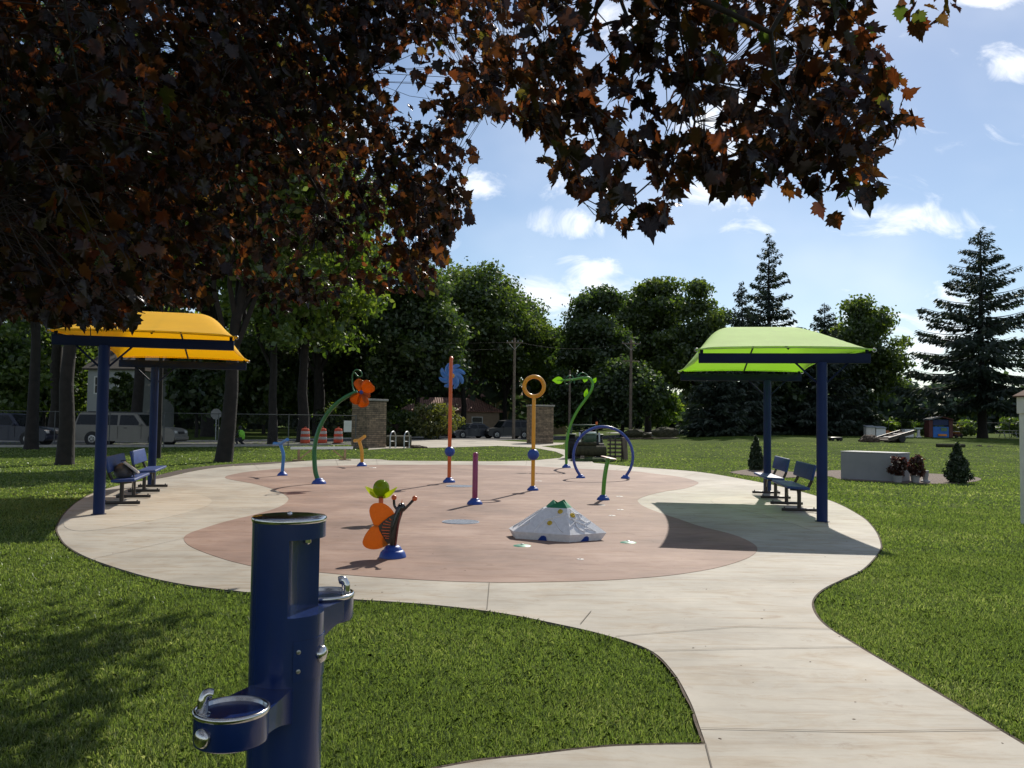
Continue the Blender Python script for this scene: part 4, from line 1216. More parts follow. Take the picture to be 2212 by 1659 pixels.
for i in range(6):
    a, b = r2[i].lerp(r3[i], .99), r2[(i + 1) % 6].lerp(r3[(i + 1) % 6], .99)
    mid.append((a + b) / 2 - Vector((0, 0, 35 * K)))
band(cap, r2, r3)
ctr = mv(1130, 290, HP - 90)
cap.add(r3 + [ctr], [(i, (i + 1) % 6, 6) for i in range(6)])
cap.build('peak', GCAP, t, smooth=15)
def face_pt(i, u, v, out=0):
    """point on the face between base corners i and i+1; u along, v upwards"""
    a, b, c, d = ring1[i], ring1[(i + 1) % 6], ring2[(i + 1) % 6], ring2[i]
    q = a.lerp(b, u).lerp(d.lerp(c, u), v)
    nn = (b - a).cross(d - a).normalized()
    return q + nn * out
GROOVE = mat('grey_groove', (.42, .42, .45), .8)
def ridges(i, segs, r, m, name, out):
    mb = MB()
    for sg in segs: mb.tube(bez([face_pt(i, u, v, out) for u, v in sg], 5), r, 6)
    mb.build(name, m, t, smooth=60)
ridges(1, [[(.68, .97), (.58, .72), (.55, .60)], [(.55, .60), (.80, .72), (.98, .82)], [(.55, .60), (.40, .52), (.36, .3), (.36, .02)], [(.55, .60), (.70, .4), (.80, .2), (.88, .08)], [(.02, .5), (.10, .35), (.0, .2)]], .008, WHITEG, 'vein', .000)
ridges(2, [[(.30, .98), (.12, .78), (.05, .62), (.30, .50), (.02, .30)], [(.30, .98), (.55, .80), (.80, .74)], [(.55, .80), (.42, .62), (.30, .50)], [(.42, .62), (.62, .55), (.80, .74), (.98, .70)], [(.62, .55), (.75, .42), (.98, .45)],
           [(.30, .50), (.28, .25), (.42, .06)], [(.30, .50), (.55, .34), (.75, .06)], [(.55, .34), (.75, .42)], [(.42, .06), (.52, .20), (.75, .06)]], .0065, WHITEG, 'vein', .000)
ridges(0, [[(.3, .1), (.35, .4), (.3, .7), (.5, .95)], [(.7, .2), (.6, .5), (.75, .9)]], .013, WHITEG, 'vein', .003)
HOLD = mat('yellow_hold', (.62, .43, .03), .5, var=.2)
for i, u, v in ((1, .72, .86), (1, .55, .40), (2, .32, .72)):
    c = face_pt(i, u, v, 0)
    a, b, d = ring1[i], ring1[(i + 1) % 6], ring2[i]
    nn = (b - a).cross(d - a).normalized()
    MB().lathe([(.036, -.004), (.034, .008), (.024, .016), (.014, .008), (.002, .006)], c, 16, nn.to_track_quat('Z', 'Y').to_matrix()).build('hand_hold', HOLD, t, smooth=50)
for i, u in ((1, .52), (2, .48)):                                    # drain notches in the skirt
    a = ring0[i].lerp(ring0[(i + 1) % 6], u); d = (ring0[(i + 1) % 6] - ring0[i]).normalized()
    nn = Vector((d.y, -d.x, 0))
    poly = [(-.075, 0), (.055, 0), (.045, .05), (.02, .066), (-.02, .06)]
    MB().plate([a + d * x + Vector((0, 0, z + .001)) + nn * (.006 + z * .3) for x, z in poly], .010).build('drain_notch', BLUE2, t, smooth=0)
# vine pole
t, p, s = feat('vine_spray_pole', 1223.5, 1011.5, 'bright green curling vine water pole with clear leaves', 'water feature')
dome_base(t, 9.5 * s)
zv = lambda x, y, dY=0: loc(p, *zo(1380, 900, 5.925, x, y), dY)
path = bez([(0, 0, .02)] + [zv(*q) for q in ((212, 1300), (235, 1110), (290, 920), (380, 745), (490, 590), (570, 470), (602, 370), (580, 295), (530, 262), (430, 268), (300, 290), (130, 303))], 6)
npth = len(path)
MB().tube(path, [(3.0 - (.0 if i < npth * .7 else 1.0 * (i - npth * .7) / (npth * .3))) * s for i in range(npth)], 12).build('stem', GREENL, t, smooth=70)
def leaf_part(base_, tip, W, nrm):
    b, e = zv(*base_), zv(*tip); ax = e - b
    nn = Vector(nrm); sd = ax.cross(nn).normalized()
    pts = []
    for i in range(11): pts.append(b + ax * (i / 10) + sd * W * math.sin(math.pi * (i / 10) ** .8))
    for i in range(9, 0, -1): pts.append(b + ax * (i / 10) - sd * W * math.sin(math.pi * (i / 10) ** .8))
    lf = MB().plate(pts, .010).build('leaf', TLEAF, t, smooth=20)
    MB().tube([b, b + ax * .55], .012, 6).build('midrib', GREENL, lf)
leaf_part((170, 300), (0, 300), 8 * s, (0, -1, 0)); leaf_part((500, 245), (480, 335), 6 * s, (0, -1, 0)); leaf_part((605, 345), (655, 258), 4.5 * s, (.2, -1, 0)); leaf_part((492, 560), (520, 420), 5 * s, (.2, -1, 0))
td = MB()
td.tube(bez([zv(330, 345), zv(310, 250, .1), zv(265, 228), zv(215, 260, -.1), zv(185, 320), zv(215, 360, .1), zv(270, 340), zv(295, 285, -.1)], 5), 1.0 * s, 8)
td.tube(bez([zv(545, 260), zv(500, 205, .1), zv(440, 190), zv(375, 240, -.08), zv(410, 225)], 5), 1.1 * s, 8)
td.build('tendril', GREEND, t, smooth=70)
# blue arch
t, p, s = feat('arch_spray', 1308, 1035, 'blue water arch on two small domes', 'water feature')
cA = loc(p, *zo(1100, 820, 2.765, 1128, 888)); Ra = 205 / 2.765 / 1.1573 * s
a0 = math.asin(-(cA.z - .06) / Ra)
arc = [Vector((cA.x + Ra * math.cos(q), 0, cA.z + Ra * math.sin(q))) for q in [a0 + (math.pi - 2 * a0) * i / 48 for i in range(49)]]
MB().tube(arc, 3.1 * s, 14).build('arch', ARCHB, t, smooth=80)
for sx in (-1, 1): dome_base(t, 10 * s, cA.x + sx * Ra * math.cos(a0), 0)
# bent green post with a tray
t, p, s = feat('tray_spray_post', 1303, 1082.5, 'bent leaf green spray post with a thin tilted tray on top', 'water feature')
dome_base(t, 14 * s)
zt_ = lambda x, y, dY=0: loc(p, *zo(1100, 820, 2.765, x, y), dY)
MB().tube(bez([(0, 0, .02), zt_(1130, 1130), zt_(1136, 1050), zt_(1148, 970), zt_(1164, 900)], 6), 4.6 * s, 16).build('post', GREENL, t, smooth=70)
MB().lathe([(.06, -.012), (17 * s, -.004), (17.5 * s, .006), (16 * s, .010), (.05, .002), (.002, .001)], zt_(1166, 897), 28, Matrix.Rotation(R(11), 3, 'Y') @ Matrix.Rotation(R(2), 3, 'X')).build('tray', mat('rust_tray_paint', (.28, .10, .05), .4, var=.2), t, smooth=50)
# gratings and ground nozzles
GR = mat('blue_grey_grating', (.20, .24, .31), .7, var=.35, scale=30)
for vx, vy, w, lab in ((995, 1131, 78, 'large round blue grey drain grating in the middle of the pad'), (993, 1052.5, 58, 'round drain grating behind the magenta post')):
    q = at(vx, vy); r = w / 2 * q.y / FV
    t = thing('drain_grating', lab, 'drain', (q.x, q.y, ZP), 0, 'drain gratings in the pad')
    MB().ring((0, 0, .000), r, .010, n=48, k=8).build('rim', GR, t, smooth=60)
    b = MB()
    k = 22
    for i in range(k):
        y = -r + 2 * r * (i + .5) / k; hw = math.sqrt(max(0, r * r - y * y)) * .97
        b.box((0, y, .003), (2 * hw, 2 * r / k * .62, .008))
    b.build('grate', GR, t, smooth=0)
GD = mat('green_nozzle_cover', (.07, .30, .19), .5, var=.35, scale=18)
for vx, vy, w, lab in ((1128, 1183.3, 40, 'green leaf shaped ground spray plate left of the mountain block'), (1357, 1176, 36, 'green leaf shaped ground spray plate right of the mountain block')):
    q = at(vx, vy); r = w / 2 * q.y / FV
    t = thing('ground_spray_plate', lab, 'ground sprayer', (q.x, q.y, ZP), 0, 'green ground spray plates')
    b = MB().lathe([(r, 0), (r * .92, .006), (r * .5, .016), (.004, .022)], n=9)
    b.build('plate', GD, t, smooth=25)
    MB().lathe([(.02, .014), (.02, .028), (.012, .030)], n=12).build('nozzle', STEELD, t)
for vx, vy, lab in ((1253.5, 1213, 'small pale ground nozzle in front of the mountain block'), (1300, 1094, 'small pale ground nozzle just in front of the tray post'), (1322, 1117, 'small pale ground nozzle right of the mountain block'),
                    (1340, 1104, 'small pale ground nozzle near the white paving tip'), (1338, 1075, 'small pale ground nozzle behind the tray post'), (1163, 1041, 'small pale ground nozzle right of the yellow hoop pole'), (805, 1012, 'small pale ground nozzle beside the yellow water cannon')):
    q = at(vx, vy); r = 8 * q.y / FV
    o = MB().lathe([(r, 0), (r * .95, .005), (r * .3, .007), (r * .25, .013), (.002, .013)], n=20).build('ground_nozzle', mat('nozzle_cover', (.55, .50, .46), .5), smooth=40)
    o.location = (q.x, q.y, ZP); tag(o, lab, 'ground nozzle', 'ground nozzles in the pad')
# ------------------------------------------------------------------ gate pillars
def stonemat():
    m, n, l, p = newmat('ledge_stone')
    t = n.new('ShaderNodeTexCoord')
    geo = n.new('ShaderNodeNewGeometry')
    sx = n.new('ShaderNodeSeparateXYZ'); l.new(t.outputs['Object'], sx.inputs[0])
    ad = n.new('ShaderNodeMath'); l.new(sx.outputs[0], ad.inputs[0]); l.new(sx.outputs[1], ad.inputs[1])
    cb = n.new('ShaderNodeCombineXYZ'); l.new(ad.outputs[0], cb.inputs[0]); l.new(sx.outputs[2], cb.inputs[1])
    b = n.new('ShaderNodeTexBrick'); l.new(cb.outputs[0], b.inputs['Vector'])
    b.inputs['Scale'].default_value = 1; b.inputs['Brick Width'].default_value = .55; b.inputs['Row Height'].default_value = .11
    b.inputs['Mortar Size'].default_value = .012; b.offset = .37
    b.inputs['Color1'].default_value = (.35, .26, .175, 1); b.inputs['Color2'].default_value = (.20, .15, .105, 1); b.inputs['Mortar'].default_value = (.08, .07, .06, 1)
    nz = n.new('ShaderNodeTexNoise'); nz.inputs['Scale'].default_value = 5; l.new(t.outputs['Object'], nz.inputs['Vector'])
    r = ramp(n, [(.3, (.6, .6, .6)), (.7, (1.25, 1.2, 1.15))]); l.new(nz.outputs['Fac'], r.inputs[0])
    mx = n.new('ShaderNodeMix'); mx.data_type = 'RGBA'; mx.blend_type = 'MULTIPLY'; mx.inputs['Factor'].default_value = 1
    l.new(b.outputs['Color'], mx.inputs['A']); l.new(r.outputs[0], mx.inputs['B']); l.new(mx.outputs['Result'], p.inputs['Base Color'])
    p.inputs['Roughness'].default_value = .9
    bp = n.new('ShaderNodeBump'); bp.inputs['Strength'].default_value = .8; bp.inputs['Distance'].default_value = .03
    l.new(b.outputs['Fac'], bp.inputs['Height']); bp.invert = True; l.new(bp.outputs[0], p.inputs['Normal'])
    return m
STONE = stonemat()
def pillar(vx, vy, wv, hv, rz, label):
    p = at(vx, vy); s = p.y / FV
    w, h = wv * s, hv * s
    t = thing('stone_pillar', label, 'pillar', p, rz, 'stone gate pillars')
    MB().box((0, 0, h / 2 - .1), (w, w, h + .1), bevel=.03).build('shaft', STONE, t, smooth=0)
    MB().box((0, 0, h - .05 + .09), (w + .14, w + .14, .12), bevel=.02).build('cap', mat('limestone_cap', (.33, .31, .28), .85, var=.15, bump=.2), t, smooth=0)
pillar(796, 967, 53, 101, R(48), 'square ledge stone pillar behind the yellow water cannon')
pillar(1166, 958, 50, 80, R(8), 'square ledge stone pillar behind the yellow hoop')

# ------------------------------------------------------------------ chain link fence
def fence(label, pts, h, mesh_step=.11, post_gap=3.0, wire=.0010):
    P = [Vector(p) for p in pts]
    t = thing('chain_link_fence', label, 'fence', P[0], 0)
    o = P[0]
    rail = MB(); rail.tube([p - o + Vector((0, 0, h)) for p in P], .021, 8); rail.build('top_rail', FENCEM, t, smooth=60)
    V_ = []
    for a, b in zip(P, P[1:]):
        L = (b - a).length; n = max(1, round(L / post_gap))
        for i in range(n + 1):
            if i == 0 and a is not P[0]: continue
            q = a.lerp(b, i / n) - o
            MB().tube([q + Vector((0, 0, -.1)), q + Vector((0, 0, h + .05))], .026, 8).build('post', FENCEM, t, smooth=60)
        d = (b - a).normalized(); k = int(L / mesh_step)
        for i in range(-int(h / mesh_step), k):
            for sgn in (1, -1):
                x0, x1 = i * mesh_step, i * mesh_step + h
                z0, z1 = (0, h) if sgn > 0 else (h, 0)
                if x1 <= 0 or x0 >= L: continue
                if x0 < 0: z0 += (0 - x0) * sgn; x0 = 0
                if x1 > L: z1 -= (x1 - L) * sgn; x1 = L
                za, zb_ = a.z + (b.z - a.z) * x0 / L, a.z + (b.z - a.z) * x1 / L
                A = a + d * x0; B = a + d * x1
                A = Vector((A.x, A.y, za + z0)) - o; B = Vector((B.x, B.y, zb_ + z1)) - o
                u = (B - A).normalized(); nn = u.cross(Vector((d.y, -d.x, 0))).normalized() * wire
                V_ += [A - nn, B - nn, B + nn, A + nn]
    np_mesh('mesh', np.array([tuple(v) for v in V_]), 4, FENCEM, t)
    return t
fence('long chain link fence between the lawn and the street at the left', [(-46, 45, 0), (-24, 45.2, 0), (-15.5, 45.5, 0), (-8.6, 47.5, 0)], 1.83)
def fy(vx, Y): return onY(vx, Y)
fence('low chain link fence across the far right end of the lawn', [fy(1890, 84), fy(1975, 88), fy(2120, 89), fy(2300, 89)], 1.5, .2, 2.6, .0014)
# small notice on the fence, sign on a post
p = onY(752, 47.0)
o = MB().box((0, 0, 0), (.42, .02, .62), bevel=.004).build('notice_board', WHITEP, smooth=0); q = pt(751, 921, 46.9); o.location = (q.x, q.y, q.z)
tag(o, 'small white notice fixed to the fence beside the stone pillar', 'sign')
q = onY(467, 64)
t = thing('road_sign', 'grey back of an octagonal road sign on a post across the street', 'sign', q)
s = 64 / FV
MB().tube([(0, 0, -.1), (0, 0, 2.3)], .035, 8).build('post', GALV, t)
MB().lathe([(.42, -.012), (.42, .012)], (0, -.05, 1.9), 8, Matrix.Rotation(R(90), 3, 'X') @ Matrix.Rotation(R(22.5), 3, 'Z')).build('sign_plate', mat('sign_back', (.27, .27, .27), .6), t, smooth=0)

# ------------------------------------------------------------------ vehicles
def car(name, label, base, rz, L, W, H, paint, kind, rack=False, rimc=STEELD, lamps=True):
    """side profile lofted across the width; +x is the front"""
    t = thing(name, label, 'car' if kind != 'suv' else 'suv', base, rz, 'cars parked along the street')
    hw = W / 2; wr = .36 if kind == 'suv' else .32
    xf, xr = L * .315, -L * .30
    sill = .30 if kind == 'suv' else .24
    belt = H * (.60 if kind == 'suv' else .63)
    hood = H * (.575 if kind == 'suv' else .58)
    if kind == 'suv':
        low = [(-L / 2, sill + .12), (-L / 2 + .03, belt * .95), (-L / 2 + .10, belt), (L * .20, belt), (L * .24, hood + .02), (L * .44, hood - .06), (L * .485, hood - .16), (L / 2, hood - .34), (L / 2, sill + .06), (L / 2 - .08, sill - .04), (-L / 2 + .08, sill - .02)]
        top = [(-L / 2 + .08, belt), (-L / 2 + .26, H - .07), (-L / 2 + .42, H), (L * .05, H), (L * .115, H - .06), (L * .215, belt)]
    else:
        low = [(-L / 2, sill + .16), (-L / 2 + .02, belt - .10), (-L / 2 + .15, belt + .02), (-L * .33, belt + .02), (L * .14, belt - .01), (L * .22, hood), (L * .42, hood - .14), (L * .485, hood - .28), (L / 2, hood - .42), (L / 2 - .02, sill), (-L / 2 + .1, sill)]
        top = [(-L * .36, belt), (-L * .22, H - .06), (-L * .13, H), (L * .03, H - .01), (L * .09, H - .07), (L * .235, belt - .04)]
    def loft(pr, yb, yt, zb, zt, rd):
        """profile in x,z spread in y; narrower at the top"""
        mb = MB(); n = len(pr); secs = []
        for side, ins in ((-1, 0), (-1, rd), (1, rd), (1, 0)): pass
        def yy(z):
            u = max(0, min(1, (z - zb) / (zt - zb))); return yb + (yt - yb) * u
        cxm = sum(x for x, z in pr) / n; czm = sum(z for x, z in pr) / n
        rings = []
        for f, k in ((-1, .965), (-1, 1.0), (1, 1.0), (1, .965)):
            ring = []
            for i, (x, z) in enumerate(pr):
                y = yy(z) * f
                if k < 1: ring.append(((x - cxm) * .985 + cxm, y, (z - czm) * k + czm))
                else: ring.append((x, y * (1 - rd / max(.1, yb)), z))
            rings.append(ring)
        vs = [v for r_ in rings for v in r_]; fs = []
        for r_ in range(3):
            for i in range(n):
                j = (i + 1) % n
                fs.append((r_ * n + i, r_ * n + j, (r_ + 1) * n + j, (r_ + 1) * n + i))
        fs.append(tuple(range(n))); fs.append(tuple(reversed(range(3 * n, 4 * n))))
        return mb.add(vs, fs)
    b = loft(low, hw, hw * .97, sill, belt, .05)
    body = b.build('body', paint, t, smooth=30)
    cab = loft(top, hw * .93, hw * .76, belt, H, .04)
    cb_ = cab.build('cabin', paint, t, smooth=25)
    for o_ in (body, cb_):
        md = o_.modifiers.new('rounded_edges', 'BEVEL'); md.width = .05; md.segments = 3; md.limit_method = 'ANGLE'; md.angle_limit = R(28)
    # glass
    def yc(z): return hw * .93 + (hw * .76 - hw * .93) * (z - belt) / (H - belt)
    def side_win(x0, x1, x2, x3, z0, z1):
        for f in (-1, 1):
            pts = [(x0, f * (yc(z0) + .004), z0), (x1, f * (yc(z0) + .004), z0), (x2, f * (yc(z1) + .004), z1), (x3, f * (yc(z1) + .004), z1)]
            MB().plate(pts, .012).build('window', GLASS, t, smooth=0)
    z0, z1 = belt + .05, H - .12
    if kind == 'suv':
        side_win(-L / 2 + .20, -L * .245, -L * .25, -L / 2 + .32, z0, z1)
        side_win(-L * .225, -L * .065, -L * .07, -L * .225, z0, z1)
        side_win(-L * .045, L * .165, L * .085, -L * .045, z0, z1)
        ws = [(L * .218, belt + .03), (L * .124, H - .08)]; rw = [(-L / 2 + .09, belt + .04), (-L / 2 + .24, H - .12)]
    else:
        side_win(-L * .31, -L * .07, -L * .075, -L * .205, z0, z1)
        side_win(-L * .05, L * .175, L * .065, -L * .05, z0, z1)
        ws = [(L * .236, belt), (L * .10, H - .07)]; rw = [(-L * .355, belt + .02), (-L * .23, H - .08)]
    for nm, (a, c), f in (('windscreen', ws, 1), ('rear_window', rw, -1)):
        y0, y1 = hw * .84, hw * .70
        e = .012 * f
        MB().plate([(a[0] + e, -y0, a[1]), (a[0] + e, y0, a[1]), (c[0] + e, y1, c[1]), (c[0] + e, -y1, c[1])], .012).build(nm, GLASS, t, smooth=0)
    # wheels in dark arches
    for x in (xf, xr):
        for f in (-1, 1):
            rot = Matrix.Rotation(R(90), 3, 'X')
            MB().lathe([(wr * 1.16, -.02), (wr * 1.16, .02)], (x, f * (hw - .012), wr * 1.02), 28, rot).build('wheel_arch', DARK, t)
            wh = MB().lathe([(wr * .62, -.11), (wr * .93, -.11), (wr, -.07), (wr, .07), (wr * .93, .11), (wr * .62, .11)], (x, f * (hw - .085), wr), 28, rot).build('wheel', DARK, t, smooth=40)
            rm = MB().lathe([(wr * .62, -.03), (wr * .60, .012), (wr * .52, .02), (wr * .16, .0), (wr * .14, .018), (.003, .018)], (x, f * (hw + .012), wr), 20, rot if f < 0 else Matrix.Rotation(R(-90), 3, 'X'))
            for k in range(5):
                a = 2 * math.pi * k / 5
                rm.box((x + wr * .36 * math.cos(a), f * (hw + .028), wr + wr * .36 * math.sin(a)), (wr * .46, .02, wr * .13), Matrix.Rotation(-a, 3, 'Y'))
            rm.build('rim', rimc, wh, smooth=40)
    BUMP = DARK if kind == 'suv' and not lamps else paint
    MB().box((L / 2 + .01, 0, sill + .14), (.14, W * .96, .20), bevel=.04).build('front_bumper', paint, t)
    MB().box((-L / 2 - .02, 0, sill + .14), (.14, W * .96, .20), bevel=.04).build('rear_bumper', paint, t)
    MB().box((L / 2 + .005, 0, hood - .30), (.05, W * .42, .14), bevel=.012).build('grille', DARK, t)
    LAMP = MATS.get('clear_lamp') or mat('clear_lamp', (.6, .6, .58), .12, spec=.8)
    RL = MATS.get('red_lamp') or mat('red_lamp', (.35, .02, .02), .2)
    for f in (-1, 1):
        MB().box((L / 2 - .045, f * W * .36, hood - .26), (.12, W * .17, .15), bevel=.03).build('headlight', LAMP, t)
        MB().box((-L / 2 + .03, f * (hw - .10), belt * .80), (.08, .14, .34), bevel=.02).build('tail_light', RL, t)
        MB().box((L * .17, f * (hw + .08), belt + .09), (.12, .18, .14), bevel=.035).build('mirror', paint, t)
        for x in (-L * .20, L * .02):
            MB().box((x, f * (hw + .012), belt - .10), (.17, .03, .035), bevel=.01).build('door_handle', DARK if kind == 'suv' else STEELD, t)
        # door gaps
        dg = MB()
        for x in (-L * .235, -L * .055, L * .175): dg.box((x, f * (hw - .002), (sill + belt) / 2 + .04), (.012, .012, belt - sill - .12))
        dg.build('door_gaps', DARK, t)
    if rack:
        r_ = MB()
        for f in (-1, 1): r_.tube([(-L * .38, f * hw * .66, H - .01), (-L * .37, f * hw * .66, H + .06), (L * .0, f * hw * .66, H + .06), (L * .01, f * hw * .66, H - .01)], .018, 8)
        for x in (-L * .28, -L * .08): r_.tube([(x, -hw * .66, H + .06), (x, hw * .66, H + .06)], .016, 8)
        r_.build('roof_rack', DARK, t, smooth=60)
    return t
def paintmat(name, c, rough=.4): return mat(name, c, rough, var=.06, coat=.2, spec=.35)
SILV = paintmat('silver_beige_paint', (.185, .172, .145)); DBL = paintmat('dark_blue_paint', (.012, .016, .036)); GRP = paintmat('graphite_paint', (.03, .034, .042)); BLKP = paintmat('black_paint', (.014, .015, .018))
b = onY(284, 48.6); car('silver_suv', 'long silver suv with a black roof rack parked behind the yellow shelter', (b.x, b.y, .0), 0, 5.7, 2.0, 1.82, SILV, 'suv', rack=True)
b = onY(18, 46.8); car('dark_blue_suv', 'dark blue suv at the left edge parked behind a tree trunk', (b.x, b.y, 0), R(2), 5.0, 1.95, 1.72, DBL, 'suv')
b = onY(1018, 82); car('graphite_sedan', 'graphite sedan parked behind the pinwheel pole', (b.x, b.y, 0), R(214), 4.6, 1.82, 1.42, GRP, 'sedan')
b = onY(1095, 83); car('black_suv', 'black suv with sun glinting on its windscreen beside the utility pole', (b.x, b.y, 0), R(206), 4.7, 1.9, 1.75, BLKP, 'suv', rack=True)

# ------------------------------------------------------------------ street works
ORB = mat('barrel_orange', (.58, .075, .022), .5, var=.12); WHB = mat('barrel_white_band', (.50, .46, .43), .45, var=.08)
def barrel():
    t = thing('traffic_barrel', 'x', 'traffic barrel', (0, 0, 0), 0, 'orange and white traffic barrels')
    pr = [(.30, .05), (.295, .28), (.285, .46), (.272, .64), (.258, .82), (.24, .94)]
    ms = [ORB, WHB]
    for i in range(5):
        a, c = pr[i], pr[i + 1]
        o = MB().lathe([(a[0], a[1] + .004), (a[0] + .006, a[1] + .02), (c[0] + .008, c[1] - .02), (c[0], c[1] - .004)], n=24).build('orange_band' if i % 2 == 0 else 'white_band', ms[i % 2], t, smooth=40)
    MB().lathe([(.24, .935), (.22, .985), (.12, 1.0), (.003, 1.0)], n=24).build('lid', ORB, t, smooth=40)
    MB().ring((0, 0, 1.02), .07, .014, Matrix.Rotation(R(90), 3, 'X'), 16, 6).build('handle', ORB, t)
    MB().lathe([(.40, 0), (.40, .03), (.33, .06), (.30, .06)], n=24).build('base_ring', DARK, t)
    return t
b0 = barrel()
for i, (vx, Y, lb) in enumerate(((660, 55, 'orange and white barrel farthest from the stone pillar, left of the green stem'), (697, 56, 'orange and white barrel half hidden by the green stem'), (731.5, 57, 'orange and white barrel nearest the stone pillar'))):
    q = onY(vx, Y)
    if i == 0: b0.location = (q.x, q.y, .02); b0['label'] = lb
    else: dup(b0, (q.x, q.y, .02), .4 * i, lb)
# sawhorse barrier
q0, q1 = at(632, 996.5), at(757, 995)
c = (q0 + q1) / 2; d = q1 - q0; Lb = d.length
t = thing('sawhorse_barrier', 'low timber sawhorse barrier with a long white rail at the back of the pad', 'barrier', c, math.atan2(d.y, d.x))
MB().box((0, 0, .50), (Lb * 1.08, .045, .10), bevel=.006).build('rail', WHITEP, t, smooth=0)
for f in (-1, 1):
    x = f * Lb * .40
    MB().box((x, .0, .23), (.085, .045, .46), bevel=.004).build('leg', WOOD, t, smooth=0)
    MB().box((x, 0, .03), (.09, .60, .055), Matrix.Rotation(R(25), 3, 'Z'), bevel=.004).build('foot', WOOD, t, smooth=0)
    a, bq = Vector((x - f * .04, .03, .08)), Vector((x - f * .48, .03, .42))
    dd = (bq - a)
    MB().box((a + bq) / 2, (dd.length, .03, .05), Matrix.Rotation(-math.atan2(dd.z, dd.x), 3, 'Y')).build('brace', WOOD, t, smooth=0)
# bike racks
def loop():
    t = thing('bike_rack', 'x', 'bike rack', (0, 0, 0), 0, 'steel bike racks on the driveway')
    w = .42; path = [(0, -w, -.05), (0, -w, .62)] + [(0, -w * math.cos(math.pi * i / 12), .62 + .32 * math.sin(math.pi * i / 12)) for i in range(1, 12)] + [(0, w, .62), (0, w, -.05)]
    MB().tube(path, .038, 12).build('hoop', GALV, t, smooth=60)
    MB().tube([(0, -w, .38), (0, w, .38)], .02, 8).build('cross_bar', GALV, t)
    for y in (-w, w): MB().lathe([(.08, 0), (.08, .012), (.05, .016)], (0, y, 0), 16).build('foot_plate', GALV, t)
    return t
l0 = loop()
for i, (vx, vy, lb) in enumerate(((848.5, 968, 'steel bike rack hoop nearer the stone pillar'), (878.5, 968.5, 'steel bike rack hoop nearer the pinwheel pole'))):
    q = at(vx, vy)
    if i == 0: l0.location = q + Vector((0, 0, .016)); l0.rotation_euler = (0, 0, R(-14)); l0['label'] = lb
    else: dup(l0, q + Vector((0, 0, .016)), R(-14), lb)
def lumpy(name, c, rad, m, seed, parent=None, n=18):
    """an uneven heap"""
    mb = MB().ell((0, 0, 0), rad, n * 2, n)
    for i, v in enumerate(mb.v):
        p = Vector(v); k = 1 + .22 * mnoise.noise(p * (2.2 / max(rad)) + Vector((seed, 0, 0))) + .16 * mnoise.noise(p * (6 / max(rad)) + Vector((0, seed, 0)))
        mb.v[i] = tuple(Vector((p.x * k, p.y * k, max(p.z * k, -rad[2] * .6))))
    o = mb.build(name, m, parent, smooth=0)
    o.location = c
    return o
def sodroll(label, base, r, L, rz, parent=None):
    """grass carpet rolled up, a spiral of soil and grass at each end"""
    rot = Matrix.Rotation(R(90), 3, 'Y')
    mb = MB()
    n = 40
    prof = [(.02, -L / 2), (r * .97, -L / 2), (r, -L / 2 + .03), (r, L / 2 - .03), (r * .97, L / 2), (.02, L / 2)]
    mb.lathe(prof, (0, 0, r), n, rot)
    for i, v in enumerate(mb.v):
        p = Vector(v); q = p - Vector((p.x, 0, r))
        k = 1 + .09 * mnoise.noise(p * 5)
        mb.v[i] = (p.x, q.y * k * 1.06, r + q.z * k * .96)
    for sx in (-1, 1):
        mb.tube([(sx * (L / 2 + .004), r * .11 * a * math.cos(a * 1.5) / 1.0, r + r * .11 * a * math.sin(a * 1.5)) for a in [i * .22 for i in range(38)]], .012, 5)
    if parent is None:
        o = mb.build('sod_roll', SODM, smooth=0); o.location = base; o.rotation_euler = (0, 0, rz); tag(o, label, 'sod roll', 'rolls of new sod'); return o
    o = mb.build('sod_roll', SODM, parent, smooth=0); o.location = base; o.rotation_euler = (0, 0, rz); return o
q = at(861, 965); sodroll('brown sod roll lying between the two bike racks', q, .36, 1.5, R(10))
q = at(900, 968); o = lumpy('soil_heap', q, (.6, .4, .18), SOIL, 3); tag(o, 'small soil heap right of the bike racks', 'soil')
# worker
q = onY(525, 50)
t = thing('person', 'person in a lime safety vest and dark trousers crouching by the street', 'person', (q.x, q.y, 0), R(160))
def skinbody(name, joints, edges, m, parent):
    me = bpy.data.meshes.new(name); me.from_pydata([j[:3] for j in joints], edges, [])
    o = bpy.data.objects.new(name, me); C.objects.link(o); o.parent = parent
    me.materials.append(m)
    md = o.modifiers.new('skin', 'SKIN'); md.use_smooth_shade = True
    for v, j in zip(me.skin_vertices[0].data, joints): v.radius = (j[3], j[3])
    me.skin_vertices[0].data[0].use_root = True
    sb = o.modifiers.new('sub', 'SUBSURF'); sb.levels = 1; sb.render_levels = 2
    return o
jt = [(0, 0, .36, .13), (.02, 0, .58, .13), (.10, 0, .80, .14), (.14, 0, .93, .055), (.17, 0, 1.02, .085), (.19, 0, 1.12, .075),
      (.05, .10, .34, .095), (.40, .14, .42, .08), (.22, .15, .10, .06), (.36, .16, .04, .045),
      (.05, -.10, .34, .095), (.38, -.16, .30, .08), (.02, -.16, .10, .06), (-.10, -.16, .05, .045),
      (.10, .19, .84, .06), (.24, .25, .62, .045), (.42, .18, .50, .036), (.50, .15, .47, .035),
      (.10, -.19, .84, .06), (.26, -.25, .62, .045), (.42, -.20, .45, .036), (.50, -.18, .40, .035)]
ed = [(0, 1), (1, 2), (2, 3), (3, 4), (4, 5), (0, 6), (6, 7), (7, 8), (8, 9), (0, 10), (10, 11), (11, 12), (12, 13), (2, 14), (14, 15), (15, 16), (16, 17), (2, 18), (18, 19), (19, 20), (20, 21)]
skinbody('body', jt, ed, mat('dark_work_clothes', (.025, .027, .035), .9, var=.2), t)
vst = MB()
